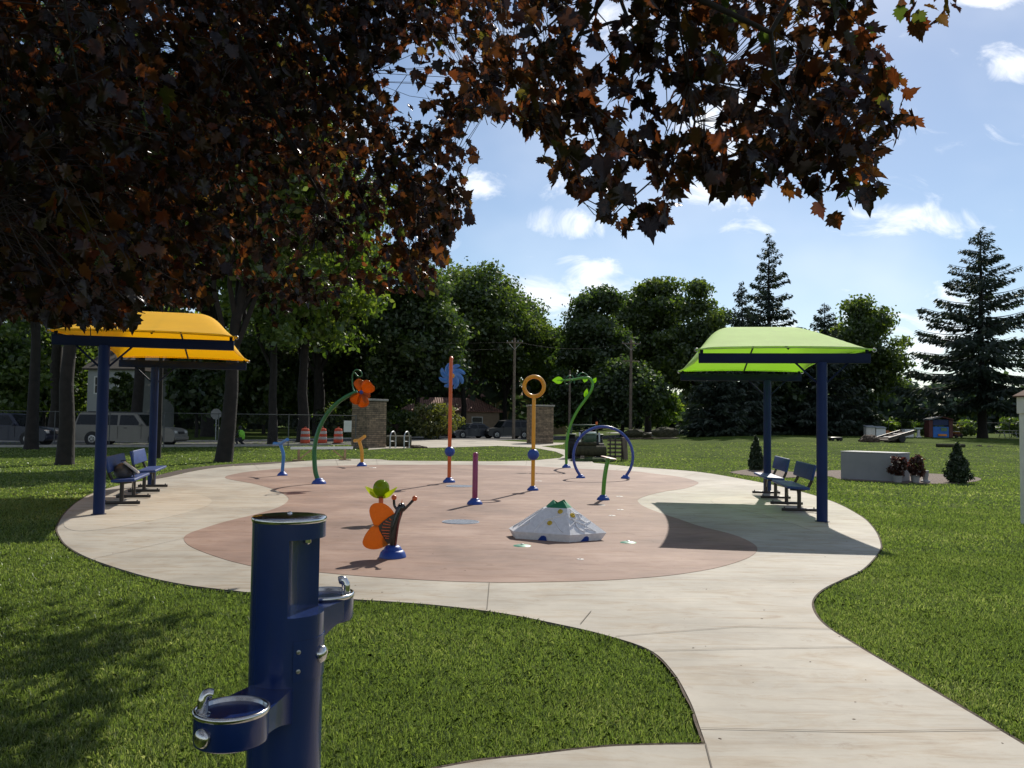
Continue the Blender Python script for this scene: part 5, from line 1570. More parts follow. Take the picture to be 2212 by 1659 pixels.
pr = [(.14, .10, .40, .02), (.165, .165, .55, .03), (.175, .20, .70, .07), (.17, .215, .82, .11), (.10, .12, .93, .13)]
n = 20; vs = []; fs = []
for (rx, ry, z, x) in pr:
    for j in range(n):
        a = 2 * math.pi * j / n; vs.append((x + rx * math.cos(a), ry * math.sin(a), z))
for i in range(len(pr) - 1):
    for j in range(n): fs.append((i * n + j, i * n + (j + 1) % n, (i + 1) * n + (j + 1) % n, (i + 1) * n + j))
vst.add(vs, fs).build('safety_vest', mat('lime_vest', (.22, .60, .04), .7, var=.1), t, smooth=70)
MB().ell((.18, 0, 1.08), (.10, .09, .10), 16, 10).build('cap', mat('dark_cap', (.02, .02, .025), .8), t, smooth=80)
# utility poles and wires
def upole(vx, Y, vtop, label, arm=1.6, arm_dir=0, dia=.26):
    b = onY(vx, Y); s = Y / FV; hor = 912 + .0131 * (vx - 1106)
    H = EYE - b.z + (hor - vtop) * s
    t = thing('utility_pole', label, 'utility pole', b, arm_dir, 'timber utility poles')
    MB().tube([(0, 0, -.2), (0, 0, H * .5), (0, 0, H)], [dia * .56, dia * .5, dia * .40], 12).build('pole', OLDWOOD, t, smooth=60)
    if arm:
        MB().box((0, -.16, H - .45), (arm, .10, .12)).build('crossarm', OLDWOOD, t, smooth=0)
        for x in (-.45, -.15, .2, .48): MB().lathe([(.03, 0), (.05, .06), (.02, .14)], (x * arm, -.16, H - .39), 10).build('insulator', GALV, t)
        for f in (-1, 1): MB().tube([(f * arm * .38, -.15, H - .48), (0, -.12, H - 1.1)], .018, 6).build('brace', GALV, t)
    return t, b, H
u1, b1, H1 = upole(1109.5, 79, 730, 'tall brown utility pole right of the pinwheel pole', 1.5)
u2, b2, H2 = upole(1230, 88, 800, 'short grey utility pole behind the vine water pole', 0, dia=.24)
u3, b3, H3 = upole(1362, 86, 733, 'tall utility pole with crossarms in front of the round topped tree', 1.9, dia=.3)
MB().box((0, -.2, H3 - 2.2), (1.6, .10, .12)).build('crossarm', OLDWOOD, u3, smooth=0)
for i, (A, B, lb) in enumerate(((b1 + Vector((.4, 0, H1 - .4)), Vector((-46, 74, 9.2)), 'upper overhead wire running left from the brown utility pole'), (b1 + Vector((-.3, 0, H1 - 1.0)), Vector((-46, 70, 7.6)), 'lower overhead wire running left from the brown utility pole'),
                                (b1 + Vector((.4, 0, H1 - .4)), b3 + Vector((-.6, 0, H3 - .4)), 'overhead wire between the two tall utility poles'), (b1 + Vector((0, 0, H1 * .62)), b2 + Vector((0, 0, .3)), 'slanting guy wire from the brown utility pole to the ground'))):
    pts = []
    for k in range(17):
        u = k / 16; p = A.lerp(B, u); p.z -= (0 if i == 3 else 1.0 * 4 * u * (1 - u) * .6); pts.append(p)
    o = MB().tube([p - pts[0] for p in pts], .009, 5).build('overhead_wire', DARK, smooth=60); o.location = pts[0]
    tag(o, lb, 'wire', 'overhead wires')

# ------------------------------------------------------------------ houses
def house(name, label, c, rz, w, d, h, roofh, wallm, roofm, wins, eave=.4, hip=False):
    t = thing(name, label, 'house', c, rz, 'houses across the street')
    MB().box((0, 0, h / 2 - .1), (w, d, h + .2)).build('wall', wallm, t, smooth=0)
    W2, D2 = w / 2 + eave, d / 2 + eave
    r = MB(); k = W2 * .45 if hip else 0
    vs = [(-W2, -D2, h), (W2, -D2, h), (W2, D2, h), (-W2, D2, h), (-W2 + k, 0, h + roofh), (W2 - k, 0, h + roofh)]
    low = [(x, y, z - .14) for x, y, z in vs[:4]]
    r.add(vs + low, [(0, 1, 5, 4), (2, 3, 4, 5), (1, 2, 5), (3, 0, 4), (0, 6, 7, 1), (1, 7, 8, 2), (2, 8, 9, 3), (3, 9, 6, 0), (9, 8, 7, 6)])
    ro = r.build('roof', roofm, t, smooth=0)
    for (x, z, ww, hh) in wins:
        f = MB()
        for bx in ((x - ww / 2 - .05, z, .10, hh + .2), (x + ww / 2 + .05, z, .10, hh + .2)): f.box((bx[0], -d / 2 - .03, bx[1]), (bx[2], .10, bx[3]))
        for bz in (z - hh / 2 - .05, z + hh / 2 + .05): f.box((x, -d / 2 - .032, bz), (ww, .10, .10))
        f.box((x, -d / 2 - .03, z), (ww, .05, .05))
        wn_ = f.build('window', WHITEP if wallm is not WHITEP else GREYP, t, smooth=0)
        MB().box((x, -d / 2 - .004, z), (ww, .02, hh)).build('pane', GLASS, wn_, smooth=0)
    return t, ro
def tilemat():
    m, n, l, p = newmat('clay_roof_tiles')
    t = n.new('ShaderNodeTexCoord')
    w = n.new('ShaderNodeTexWave'); w.bands_direction = 'X'; w.inputs['Scale'].default_value = 1.1; w.inputs['Distortion'].default_value = .4
    l.new(t.outputs['Object'], w.inputs['Vector'])
    nz = n.new('ShaderNodeTexNoise'); nz.inputs['Scale'].default_value = 2.5; l.new(t.outputs['Object'], nz.inputs['Vector'])
    r = ramp(n, [(.2, (.20, .095, .075)), (.6, (.29, .145, .11)), (.9, (.37, .20, .15))])
    mx = n.new('ShaderNodeMath'); mx.operation = 'MULTIPLY_ADD'; l.new(w.outputs['Fac'], mx.inputs[0]); mx.inputs[1].default_value = .5
    m2 = n.new('ShaderNodeMath'); m2.operation = 'MULTIPLY'; l.new(nz.outputs['Fac'], m2.inputs[0]); m2.inputs[1].default_value = .7
    l.new(m2.outputs[0], mx.inputs[2]); l.new(mx.outputs[0], r.inputs[0]); l.new(r.outputs[0], p.inputs['Base Color'])
    p.inputs['Roughness'].default_value = .85
    b = n.new('ShaderNodeBump'); b.inputs['Distance'].default_value = .06; l.new(w.outputs['Fac'], b.inputs['Height']); l.new(b.outputs[0], p.inputs['Normal'])
    return m
TILE = tilemat(); BEIGE = mat('beige_stucco', (.34, .25, .18), .9, var=.12, bump=.2); SHING = mat('dark_shingles', (.07, .06, .055), .9, var=.3, scale=6)
c = onY(225, 82)
house('white_house', 'white clapboard house partly hidden behind the silver suv and trees', (c.x + .9, c.y + 4, 0), R(-4), 4.8, 8, 6.2, 2.2, mat('white_siding', (.36, .375, .38), .8, var=.06, scale=2), SHING, [(1.2, 4.6, .85, 1.5), (-1.2, 4.6, .85, 1.5), (1.3, 1.6, .9, 1.4)])
c = onY(1095, 118)
house('tile_roofed_house', 'two storey beige house with a red tile roof behind the pinwheel pole', (c.x, c.y + 4, 0), R(10), 15, 9, 5.0, 2.6, BEIGE, TILE, [(-3.0, 3.4, 1.1, 1.4), (.4, 3.4, 1.1, 1.4), (4.2, 3.4, 1.1, 1.4)], hip=True)
c = onY(985, 108)
house('garage_wing', 'low beige wing with a red tile roof in front of the taller tile roofed house', (c.x - 1, c.y + 2, 0), R(10), 12, 6, 2.9, 1.7, BEIGE, TILE, [(3.2, 1.5, 1.2, 1.2)], hip=True)
# board fence and hedge line across the street
a, b = onY(770, 88), onY(975, 92)
t = thing('board_fence', 'dark brown board fence on the bank across the street', 'fence', a, math.atan2(b.y - a.y, b.x - a.x))
Lf = (b - a).length
bd = MB(); k = int(Lf / .16); rg = random.Random(5)
for i in range(k): bd.box((i * .16 + .08, 0, .62 + rg.uniform(-.02, .02)), (.145, .03, 1.25))
bd.build('boards', mat('brown_fence_boards', (.05, .032, .022), .9, var=.4, scale=2), t, smooth=0)
for i in range(int(Lf / 2.4) + 1): MB().box((i * 2.4, .09, .66), (.1, .1, 1.4)).build('post', OLDWOOD, t, smooth=0)

# ------------------------------------------------------------------ tractor with sod
q = at(1266, 992)
t = thing('tractor', 'green compact tractor with orange beacons carrying sod, standing on the back path', 'tractor', (q.x, q.y, .0), R(182))
TG = mat('tractor_green', (.012, .05, .02), .4, var=.15, coat=.3)
tyre = lambda nm, x, y, r, w: MB().lathe([(r * .55, -w / 2), (r * .92, -w / 2), (r, -w * .36), (r, w * .36), (r * .92, w / 2), (r * .55, w / 2)], (x, y, r), 32, Matrix.Rotation(R(90), 3, 'X'))
# local: +y away from the camera after the turn is the front of the load; x across
def wheel(x, y, r, w):
    rot = Matrix.Rotation(R(90), 3, 'Y')
    m = MB().lathe([(r * .5, -w / 2), (r * .9, -w / 2), (r, -w * .36), (r, w * .36), (r * .9, w / 2), (r * .5, w / 2)], (x, y, r), 32, rot)
    for i in range(20):
        a = 2 * math.pi * i / 20
        m.box((x, y + r * math.cos(a), r + r * math.sin(a)), (w * .9, .05, .05), Matrix.Rotation(a, 3, 'X'))
    wh = m.build('wheel', DARK, t, smooth=30)
    MB().lathe([(r * .5, -w * .3), (r * .46, w * .3), (.05, w * .2)], (x, y, r), 24, rot).build('rim', YELLOW, wh)
for f in (-1, 1):
    wheel(f * .60, -.55, .52, .32); wheel(f * .52, 1.0, .36, .24)
    MB().box((f * .60, -.55, 1.08), (.36, .8, .06), bevel=.02).build('fender', TG, t)
    MB().box((f * .56, -.95, 1.15), (.07, .07, .75), bevel=.01).build('rollover_post', TG, t)
    MB().lathe([(.05, 0), (.05, .10), (.035, .13), (.002, .13)], (f * .58, -.95, 1.53), 14).build('beacon', mat('amber_beacon', (.80, .16, .01), .2), t, smooth=50)
    MB().box((f * .42, 1.1, .98), (.07, .10, .42), Matrix.Rotation(R(12), 3, 'X'), bevel=.01).build('loader_arm', STEEL if f > 0 else GALV, t)
MB().box((0, -.95, 1.50), (1.12, .07, .06), bevel=.01).build('rollover_bar', TG, t)
hd = MB().box((0, .75, .92), (.56, 1.25, .50), bevel=.10, seg=3); hd.build('hood', TG, t, smooth=40)
MB().box((0, 1.2, 1.17), (.54, .5, .10), bevel=.045, seg=3).build('hood_top', mat('pale_hood_panel', (.42, .52, .47), .3), t, smooth=40)  # whitish top panel over the dark green hood
MB().box((0, -.55, .82), (.44, .42, .12), bevel=.05).build('seat', DARK, t); MB().box((0, -.75, 1.05), (.44, .10, .42), bevel=.04).build('seat_back', DARK, t)
MB().ring((0, -.1, 1.18), .19, .018, Matrix.Rotation(R(35), 3, 'X'), 24, 6).build('steering_wheel', DARK, t)
MB().box((0, .3, .45), (.40, 2.4, .34), bevel=.03).build('chassis', DARK, t)
# local +y points at the camera after the half turn
MB().box((0, 1.75, .16), (1.5, .6, .05)).build('load_fork', BLACKM, t)
qt = t.location
def tl(x, y, z):
    m_ = Matrix.Rotation(t.rotation_euler.z, 3, 'Z'); v = m_ @ Vector((x, y, z)); return Vector((qt.x + v.x, qt.y + v.y, qt.z + v.z))
for i, (x, z, r, L, lb) in enumerate(((0, .19, .23, 1.24, 'wide sod roll lowest on the tractor fork'), (.2, .64, .085, .8, 'thin sod strip on top of the wide roll on the tractor fork'))):
    sodroll(lb, tl(x, 1.75, z), r, L, R(182))
o = lumpy('sod_scraps', tl(0, 2.3, .03), (.85, .25, .14), mat('grass_sod', (.05, .075, .02), .95, var=.5, scale=9, bump=1), 9); tag(o, 'heap of grass scraps on the path in front of the tractor', 'sod')
# slatted pallet rack leaning at the right of the tractor
q = tl(-1.12, .9, 0)
t = thing('pallet', 'dark slatted pallet standing on edge right of the tractor', 'pallet', (q.x, q.y, 0), R(182))
for k in range(5): MB().box((0, 0, .18 + .17 * k), (.62, .06, .09), Matrix.Rotation(R(0), 3, 'Y')).build('slat', OLDWOOD, t, smooth=0)
for x in (-.30, -.02, .2): MB().box((x, .07, .50), (.05, .08, 1.0)).build('upright', BLACKM, t, smooth=0)
MB().box((-.42, .1, .52), (.20, .30, .95), Matrix.Rotation(R(4), 3, 'Y'), bevel=.02).build('end_board', OLDWOOD, t, smooth=0)
# sod pallets on the far lawn
for vx, vy, w, h, lb in ((1371, 949, 46, 20, 'dark pallet of stacked sod left of the two by the right utility pole'), (1436, 948, 56, 23, 'bigger dark pallet of stacked sod with a rounded top on the far lawn'), (1398, 949, 20, 12, 'small low stack of sod between the two sod pallets')):
    q = at(vx, vy); s = q.y / FV
    t = thing('sod_pallet', lb, 'sod pallet', q, .15, 'stacks of sod on the far lawn')
    W_, H_ = w * s, h * s
    MB().box((0, 0, .07), (W_, 1.0, .12)).build('pallet_base', OLDWOOD, t, smooth=0)
    o = lumpy('sod_stack', (0, 0, .13 + H_ * .38), (W_ * .52, .6, H_ * .58), SODM, vx, t)

# ------------------------------------------------------------------ right lawn
zr_ = lambda x, y: zo(2060, 980, 4.424, x, y)
q = at(*zr_(185, 962)); s = q.y / FV
q2 = at(*zr_(700, 992))
d = q2 - q; rz = math.atan2(d.y, d.x); Lb = d.length
t = thing('utility_vault', 'plain grey plastered block standing on the mulch bed', 'block', (q.x, q.y, 0), rz)
hb = 298 / 4.424 / 1.1573 * s
MB().box((Lb / 2 + .15, .45, hb / 2 - .03), (Lb + .3, .9, hb + .04), bevel=.012).build('block_body', GREYP, t, smooth=0)
MB().box((Lb / 2 + .15, .45, hb + .012), (Lb + .32, .92, .03), bevel=.006).build('top_slab', mat('pale_cap', (.52, .51, .49), .8), t, smooth=0)
POT = mat('grey_plant_pot', (.28, .28, .29), .7, var=.15)
def pot(label, x, y, w, h, kind='plant pot'):
    q = at(*zr_(x, y)); s = q.y / FV / 4.424 / 1.1573
    r = w * s / 2; H_ = h * s
    o = MB().lathe([(r * .78, 0), (r * .84, H_ * .1), (r * .98, H_ * .86), (r * 1.08, H_ * .88), (r * 1.08, H_), (r * .95, H_), (r * .9, H_ * .9), (.01, H_ * .88)], n=24).build('plant_pot', POT, smooth=40)
    o.location = q; tag(o, label, kind, 'grey plant pots'); return q, s, H_
for x, y, w, h, sw, sh, lb, seed in ((815, 1005, 100, 80, 205, 240, 'the grey block', 301), (1010, 1005, 96, 80, 200, 290, 'the small stone urn', 302)):
    q, s_, H_ = pot('grey pot holding the red leaved shrub nearer ' + lb, x, y, w, h)
    shrub('red leaved shrub potted nearer ' + lb, q + Vector((0, 0, H_ * .86)), sw * s_, sh * s_, seed, n=2600, leaf=.035, mat_=REDSH, group='red potted shrubs', stem=.012)
q = at(*zr_(1122, 1003)); s_ = q.y / FV / 4.424 / 1.1573
t = thing('stone_urn', 'small grey stone urn with a wide foot right of the potted shrubs', 'urn', q)
MB().lathe([(50 * s_, 0), (50 * s_, 22 * s_), (30 * s_, 34 * s_)], n=20).build('foot', POT, t, smooth=30)
MB().lathe([(27 * s_, 34 * s_), (26 * s_, 50 * s_), (33 * s_, 80 * s_), (34 * s_, 118 * s_), (37 * s_, 124 * s_), (37 * s_, 134 * s_), (30 * s_, 134 * s_)], n=20).build('vase', POT, t, smooth=40)
q = at(*zr_(1475, 1008)); s_ = q.y / FV / 4.424 / 1.1573
shrub('dark green cone shaped evergreen right of the stone urn', q, 310 * s_, 440 * s_, 303, n=16000, leaf=.035, mat_=ARBOR, cone=True, name='evergreen_shrub', group='cone shaped evergreens')
z4 = lambda x, y: zo(1640, 780, 2.765, x, y)
q = at(*z4(690, 1095)); s_ = q.y / FV / 2.765 / 1.1573
shrub('dark green cone shaped evergreen beside the green shelter far post', q, 122 * s_, 240 * s_, 304, n=12000, leaf=.035, mat_=ARBOR, cone=True, name='evergreen_shrub', group='cone shaped evergreens')
# kiosk at the right edge
q = pt(2222, 1120, 14.2)
t = thing('lawn_kiosk', 'white post kiosk with a boxed top and brown roof at the right edge', 'kiosk', (q.x + .30, q.y, 0), R(6))
MB().box((0, 0, .95), (.54, .54, 2.0), bevel=.01).build('post', WHITEP, t, smooth=0)
MB().box((0, 0, 1.99), (.59, .59, .28), bevel=.01).build('boxed_top', WHITEP, t, smooth=0)
r = MB(); w = .335
r.add([(-w, -w, 2.13), (w, -w, 2.13), (w, w, 2.13), (-w, w, 2.13), (-w, -w, 2.15), (w, -w, 2.15), (w, w, 2.15), (-w, w, 2.15), (0, 0, 2.42)], [(3, 2, 1, 0), (0, 1, 5, 4), (1, 2, 6, 5), (2, 3, 7, 6), (3, 0, 4, 7), (4, 5, 8), (5, 6, 8), (6, 7, 8), (7, 4, 8)])
r.build('roof', mat('brown_shingle', (.16, .09, .065), .9, var=.25), t, smooth=0)
# far yard: boxes, trailer, soil, play house, table, rolls
def zl(x, y): return at(*zr_(x, y))
def local_s(q): return q.y / FV / 4.424 / 1.1573
q = onY(zr_(555, 0)[0], 80); s_ = local_s(q)
t = thing('white_cabinet', 'pair of joined white cabinets with pale lids by the far fence', 'cabinet', q, R(-8))
for i, (x, w, h) in enumerate(((-50, 96, 108), (58, 100, 100))):
    MB().box((x * s_, 0, h * s_ / 2), (w * s_, .9, h * s_), bevel=.03).build('box', mat('cream_panel', (.62, .58, .52), .6) if i == 0 else WHITEP, t, smooth=0)
    MB().box((x * s_, -.05, h * s_ + .05), (w * s_ * 1.08, 1.0, .10), Matrix.Rotation(R(8), 3, 'X'), bevel=.02).build('lid', GALV, t, smooth=0)
q = onY(zr_(740, 0)[0], 81); s_ = local_s(q)
t = thing('toy_cart', 'small orange and yellow toy cart beside the white cabinets', 'toy', q, R(5))
MB().box((0, 0, 38 * s_), (60 * s_, .6, 44 * s_), bevel=.05).build('tub', mat('toy_yellow', (.75, .38, .03), .5), t)
MB().box((-62 * s_, 0, 44 * s_), (58 * s_, .5, 56 * s_), bevel=.05).build('side_box', mat('toy_brown', (.38, .14, .05), .6), t)
q = zl(500, 552); s_ = local_s(q)
o = lumpy('soil_heap', q, (100 * s_, .9, 78 * s_), SOIL, 5); tag(o, 'dark soil heap in front of the white cabinets', 'soil')
q = zl(780, 555); s_ = local_s(q)
t = thing('tipped_trailer', 'dark flatbed trailer ramp tipped up at one end on the lawn', 'trailer', q, R(12))
tilt = Matrix.Rotation(R(-15), 3, 'Y')
MB().box((0, 0, 60 * s_), (330 * s_, 1.5, .12), tilt).build('deck', OLDWOOD, t, smooth=0)
for y in (-.8, .8): MB().box((0, y, 82 * s_), (330 * s_, .10, .16), tilt).build('side_rail', BLACKM, t, smooth=0)
for k in range(5): MB().box(tilt @ Vector(((-130 + 62 * k) * s_, 0, 0)) + Vector((0, 0, 74 * s_)), (.12, 1.5, .06), tilt).build('cleat', mat('pale_cleat', (.42, .40, .37), .7) if k % 2 else OLDWOOD, t, smooth=0)
MB().box((-10 * s_, 0, 22 * s_), (150 * s_, 1.0, 44 * s_), bevel=.05).build('undercarriage', BLACKM, t)
for y in (-.75, .75): MB().lathe([(.12, -.09), (.27, -.09), (.27, .09), (.12, .09)], (10 * s_, y, .27), 20, Matrix.Rotation(R(90), 3, 'X')).build('wheel', DARK, t)
q = onY(zr_(925, 0)[0], 81); s_ = local_s(q)
t = thing('white_bin', 'low white bin behind the tipped trailer', 'bin', q, 0)
MB().box((0, 0, 40 * s_), (98 * s_, .7, 80 * s_), bevel=.04).build('tub', WHITEP, t); MB().box((0, 0, 84 * s_), (106 * s_, .78, 10 * s_), bevel=.02).build('lid', WHITEP, t)
q = onY(zr_(1045, 0)[0], 82); s_ = local_s(q)
t = thing('play_table', 'small white pedestal play table left of the blue play house', 'table', q, 0)
MB().lathe([(34 * s_, 0), (16 * s_, 20 * s_), (16 * s_, 84 * s_), (28 * s_, 90 * s_)], n=16).build('pedestal', WHITEP, t)
MB().lathe([(44 * s_, 90 * s_), (44 * s_, 104 * s_), (40 * s_, 106 * s_)], n=20).build('top', mat('pale_green_top', (.45, .55, .48), .5), t)
q = onY(zr_(1265, 0)[0], 82); s_ = local_s(q)
t = thing('play_house', 'blue and maroon plastic play house by the far fence', 'play house', q, R(-6))
BLP = mat('play_house_blue', (.02, .16, .55), .5); MAR = mat('play_house_maroon', (.12, .035, .03), .6)
for x in (-105, 105): MB().box((x * s_, 0, 95 * s_), (42 * s_, 1.3, 190 * s_), bevel=.04).build('side_wall', MAR, t, smooth=0)
MB().box((0, -.1, 60 * s_), (165 * s_, 1.1, 120 * s_), bevel=.03).build('front_wall', BLP, t, smooth=0)
MB().box((0, -.05, 165 * s_), (165 * s_, 1.1, 66 * s_), bevel=.03).build('gable', mat('play_house_navy', (.02, .04, .13), .6), t, smooth=0)
MB().box((30 * s_, -.68, 90 * s_), (62 * s_, .04, 40 * s_)).build('window', mat('play_window', (.10, .22, .12), .4), t, smooth=0)
MB().box((10 * s_, -.72, 28 * s_), (88 * s_, .20, 22 * s_), bevel=.02).build('step', mat('play_orange', (.75, .25, .03), .5), t, smooth=0)
for f in (-1, 1): MB().box((f * 60 * s_, 0, 214 * s_), (150 * s_, 1.5, 16 * s_), Matrix.Rotation(R(f * 14), 3, 'Y'), bevel=.02).build('roof_panel', MAR if f > 0 else GREYP, t, smooth=0)
q = onY(zr_(1465, 0)[0], 83); s_ = local_s(q)
t = thing('toy_car', 'small maroon and yellow ride on toy right of the blue play house', 'toy', q, .3)
MB().box((0, 0, 30 * s_), (110 * s_, .5, 36 * s_), bevel=.08, seg=3).build('body', MAR, t)
MB().box((-8 * s_, 0, 66 * s_), (62 * s_, .45, 10 * s_), bevel=.03).build('roof', WHITEP, t)
for x in (-30, 22): MB().box((x * s_, 0, 52 * s_), (8 * s_, .4, 30 * s_)).build('pillar', YELLOW, t)
for x in (-38, 38):
    for y in (-.26, .26): MB().lathe([(.02, -.04), (.14, -.04), (.14, .04), (.02, .04)], (x * s_, y, .14), 16, Matrix.Rotation(R(90), 3, 'X')).build('wheel', DARK, t)
q = onY(zr_(2035, 0)[0], 86); s_ = local_s(q)
t = thing('picnic_table', 'dark picnic table under the lone spruce by the far fence', 'picnic table', q, R(4))
PT = mat('green_picnic_metal', (.05, .085, .085), .6)
MB().box((0, 0, .74), (1.8, .75, .06), bevel=.015).build('table_top', PT, t, smooth=0)
for y in (-.62, .62): MB().box((0, y, .44), (1.8, .26, .05), bevel=.012).build('seat', PT, t, smooth=0)
for x in (-.62, .62):
    MB().box((x, 0, .70), (.06, .70, .06)).build('frame_bar', STEELD, t, smooth=0)
    for f in (-1, 1): MB().box((x, f * .34, .36), (.06, .06, .82), Matrix.Rotation(R(f * 26), 3, 'X')).build('leg', STEELD, t, smooth=0)
q = zl(1400, 612); s_ = local_s(q); sodroll('long dark sod roll lying on the lawn beyond the cone shaped evergreen', q, 20 * s_, 300 * s_, R(-6))
q = zl(1720, 600); s_ = local_s(q); o = lumpy('grass_clod', q, (32 * s_, .2, 16 * s_), SODM, 12); tag(o, 'small grassy clod right of the long sod roll', 'clod', 'clods on the lawn')
q = zl(1830, 603); s_ = local_s(q); o = lumpy('grass_clod', q, (30 * s_, .2, 9 * s_), SODM, 14); tag(o, 'flat dark clod farthest right on the lawn', 'clod', 'clods on the lawn')
q = zl(125, 540); s_ = local_s(q)
t = thing('low_trolley', 'low dark trolley lying on the lawn by the green shelter near post', 'trolley', q, 0)
MB().box((0, 0, 30 * s_), (130 * s_, .6, 22 * s_), bevel=.03).build('bed', BLACKM, t)
for x in (-45, 45):
    for y in (-.3, .3): MB().lathe([(.02, -.04), (.13, -.04), (.13, .04), (.02, .04)], (x * s_, y, .13), 14, Matrix.Rotation(R(90), 3, 'X')).build('wheel', DARK, t)
# ------------------------------------------------------------------ the red maple overhead
def np_proj(p):
    q = (p - np.array([0, 0, EYE])) @ np.array(CAMROT)
    z = np.maximum(-q[:, 2], .05)
    return 1106 + FV * q[:, 0] / z, 829.5 - FV * q[:, 1] / z, q[:, 2] < -.05
def np_inpoly(x, y, poly):
    poly = np.asarray(poly); r = np.zeros(len(x), bool); n = len(poly)
    j = n - 1
    for i in range(n):
        xi, yi = poly[i]; xj, yj = poly[j]
        c = ((yi > y) != (yj > y)) & (x < (xj - xi) * (y - yi) / (yj - yi + 1e-12) + xi)
        r ^= c; j = i
    return r
LOBES = np.array([(0, 0), (.12, -.07), (.33, -.05), (.29, .09), (.52, .19), (.40, .30), (.58, .47), (.40, .48), (.42, .60), (.26, .59), (.23, .75), (.12, .80), (0, 1.0)])
LOBES = np.concatenate([LOBES * (1, 1), (LOBES * (-1, 1))[1:-1][::-1]])
def maple_leaves(rng, pos, size, tipdir, nrm):
    """five lobed leaves, folded along the midrib and drooping"""
    n = len(pos); m = len(LOBES)
    a = tipdir / np.linalg.norm(tipdir, axis=1)[:, None]
    nrm = nrm - a * (nrm * a).sum(1)[:, None]; nrm /= np.linalg.norm(nrm, axis=1)[:, None]
    b = np.cross(a, nrm)
    x = np.concatenate([LOBES[:, 0], [0]]); y = np.concatenate([LOBES[:, 1], [.42]])
    fold = rng.uniform(-.1, .55, n)[:, None]; drop = rng.uniform(-.1, .5, n)[:, None]
    curl = rng.normal(size=(n, m + 1)) * .025
    z = np.abs(x)[None] * fold - (y[None] ** 2) * drop + curl
    s = size[:, None]
    wid = rng.uniform(.75, 1.0, n)[:, None]
    v = pos[:, None, :] + (x[None] * s * wid)[:, :, None] * b[:, None] + (y[None] * s)[:, :, None] * a[:, None] + (z * s)[:, :, None] * nrm[:, None]
    f = np.array([(m, i, (i + 1) % m) for i in range(m)])
    faces = (f[None] + (np.arange(n) * (m + 1))[:, None, None]).reshape(-1, 3)
    return v.reshape(-1, 3), faces
MASK = [(-900, -700), (1900, -700), (1900, -80), (1872, 0), (1880, 60), (1905, 120), (1940, 180), (1958, 235), (1985, 280), (1940, 315), (1902, 330), (1898, 385), (1915, 425), (1850, 445), (1828, 490), (1800, 495), (1760, 455), (1700, 440), (1675, 400), (1635, 425), (1610, 455),
        (1580, 440), (1530, 420), (1500, 400), (1450, 440), (1440, 505), (1385, 525), (1300, 500), (1285, 455), (1245, 440), (1200, 395), (1160, 385), (1165, 345), (1180, 300), (1120, 295), (1080, 285), (1040, 265), (1000, 270), (985, 300), (1040, 325),
        (1045, 355), (1000, 365), (1005, 420), (1018, 470), (985, 510), (960, 545), (980, 570), (930, 585), (945, 650), (900, 640), (850, 640), (790, 640), (735, 620), (725, 690), (650, 660), (590, 720), (560, 650), (500, 590), (440, 620), (455, 690), (400, 665), (300, 665),
        (275, 715), (200, 712), (165, 700), (120, 716), (60, 690), (0, 700), (-150, 660), (-900, 500)]
SPRAY = [(1945, 30), (1985, -60), (2060, -60), (2068, 50), (2030, 85), (1975, 105), (1962, 65), (1940, 50)]
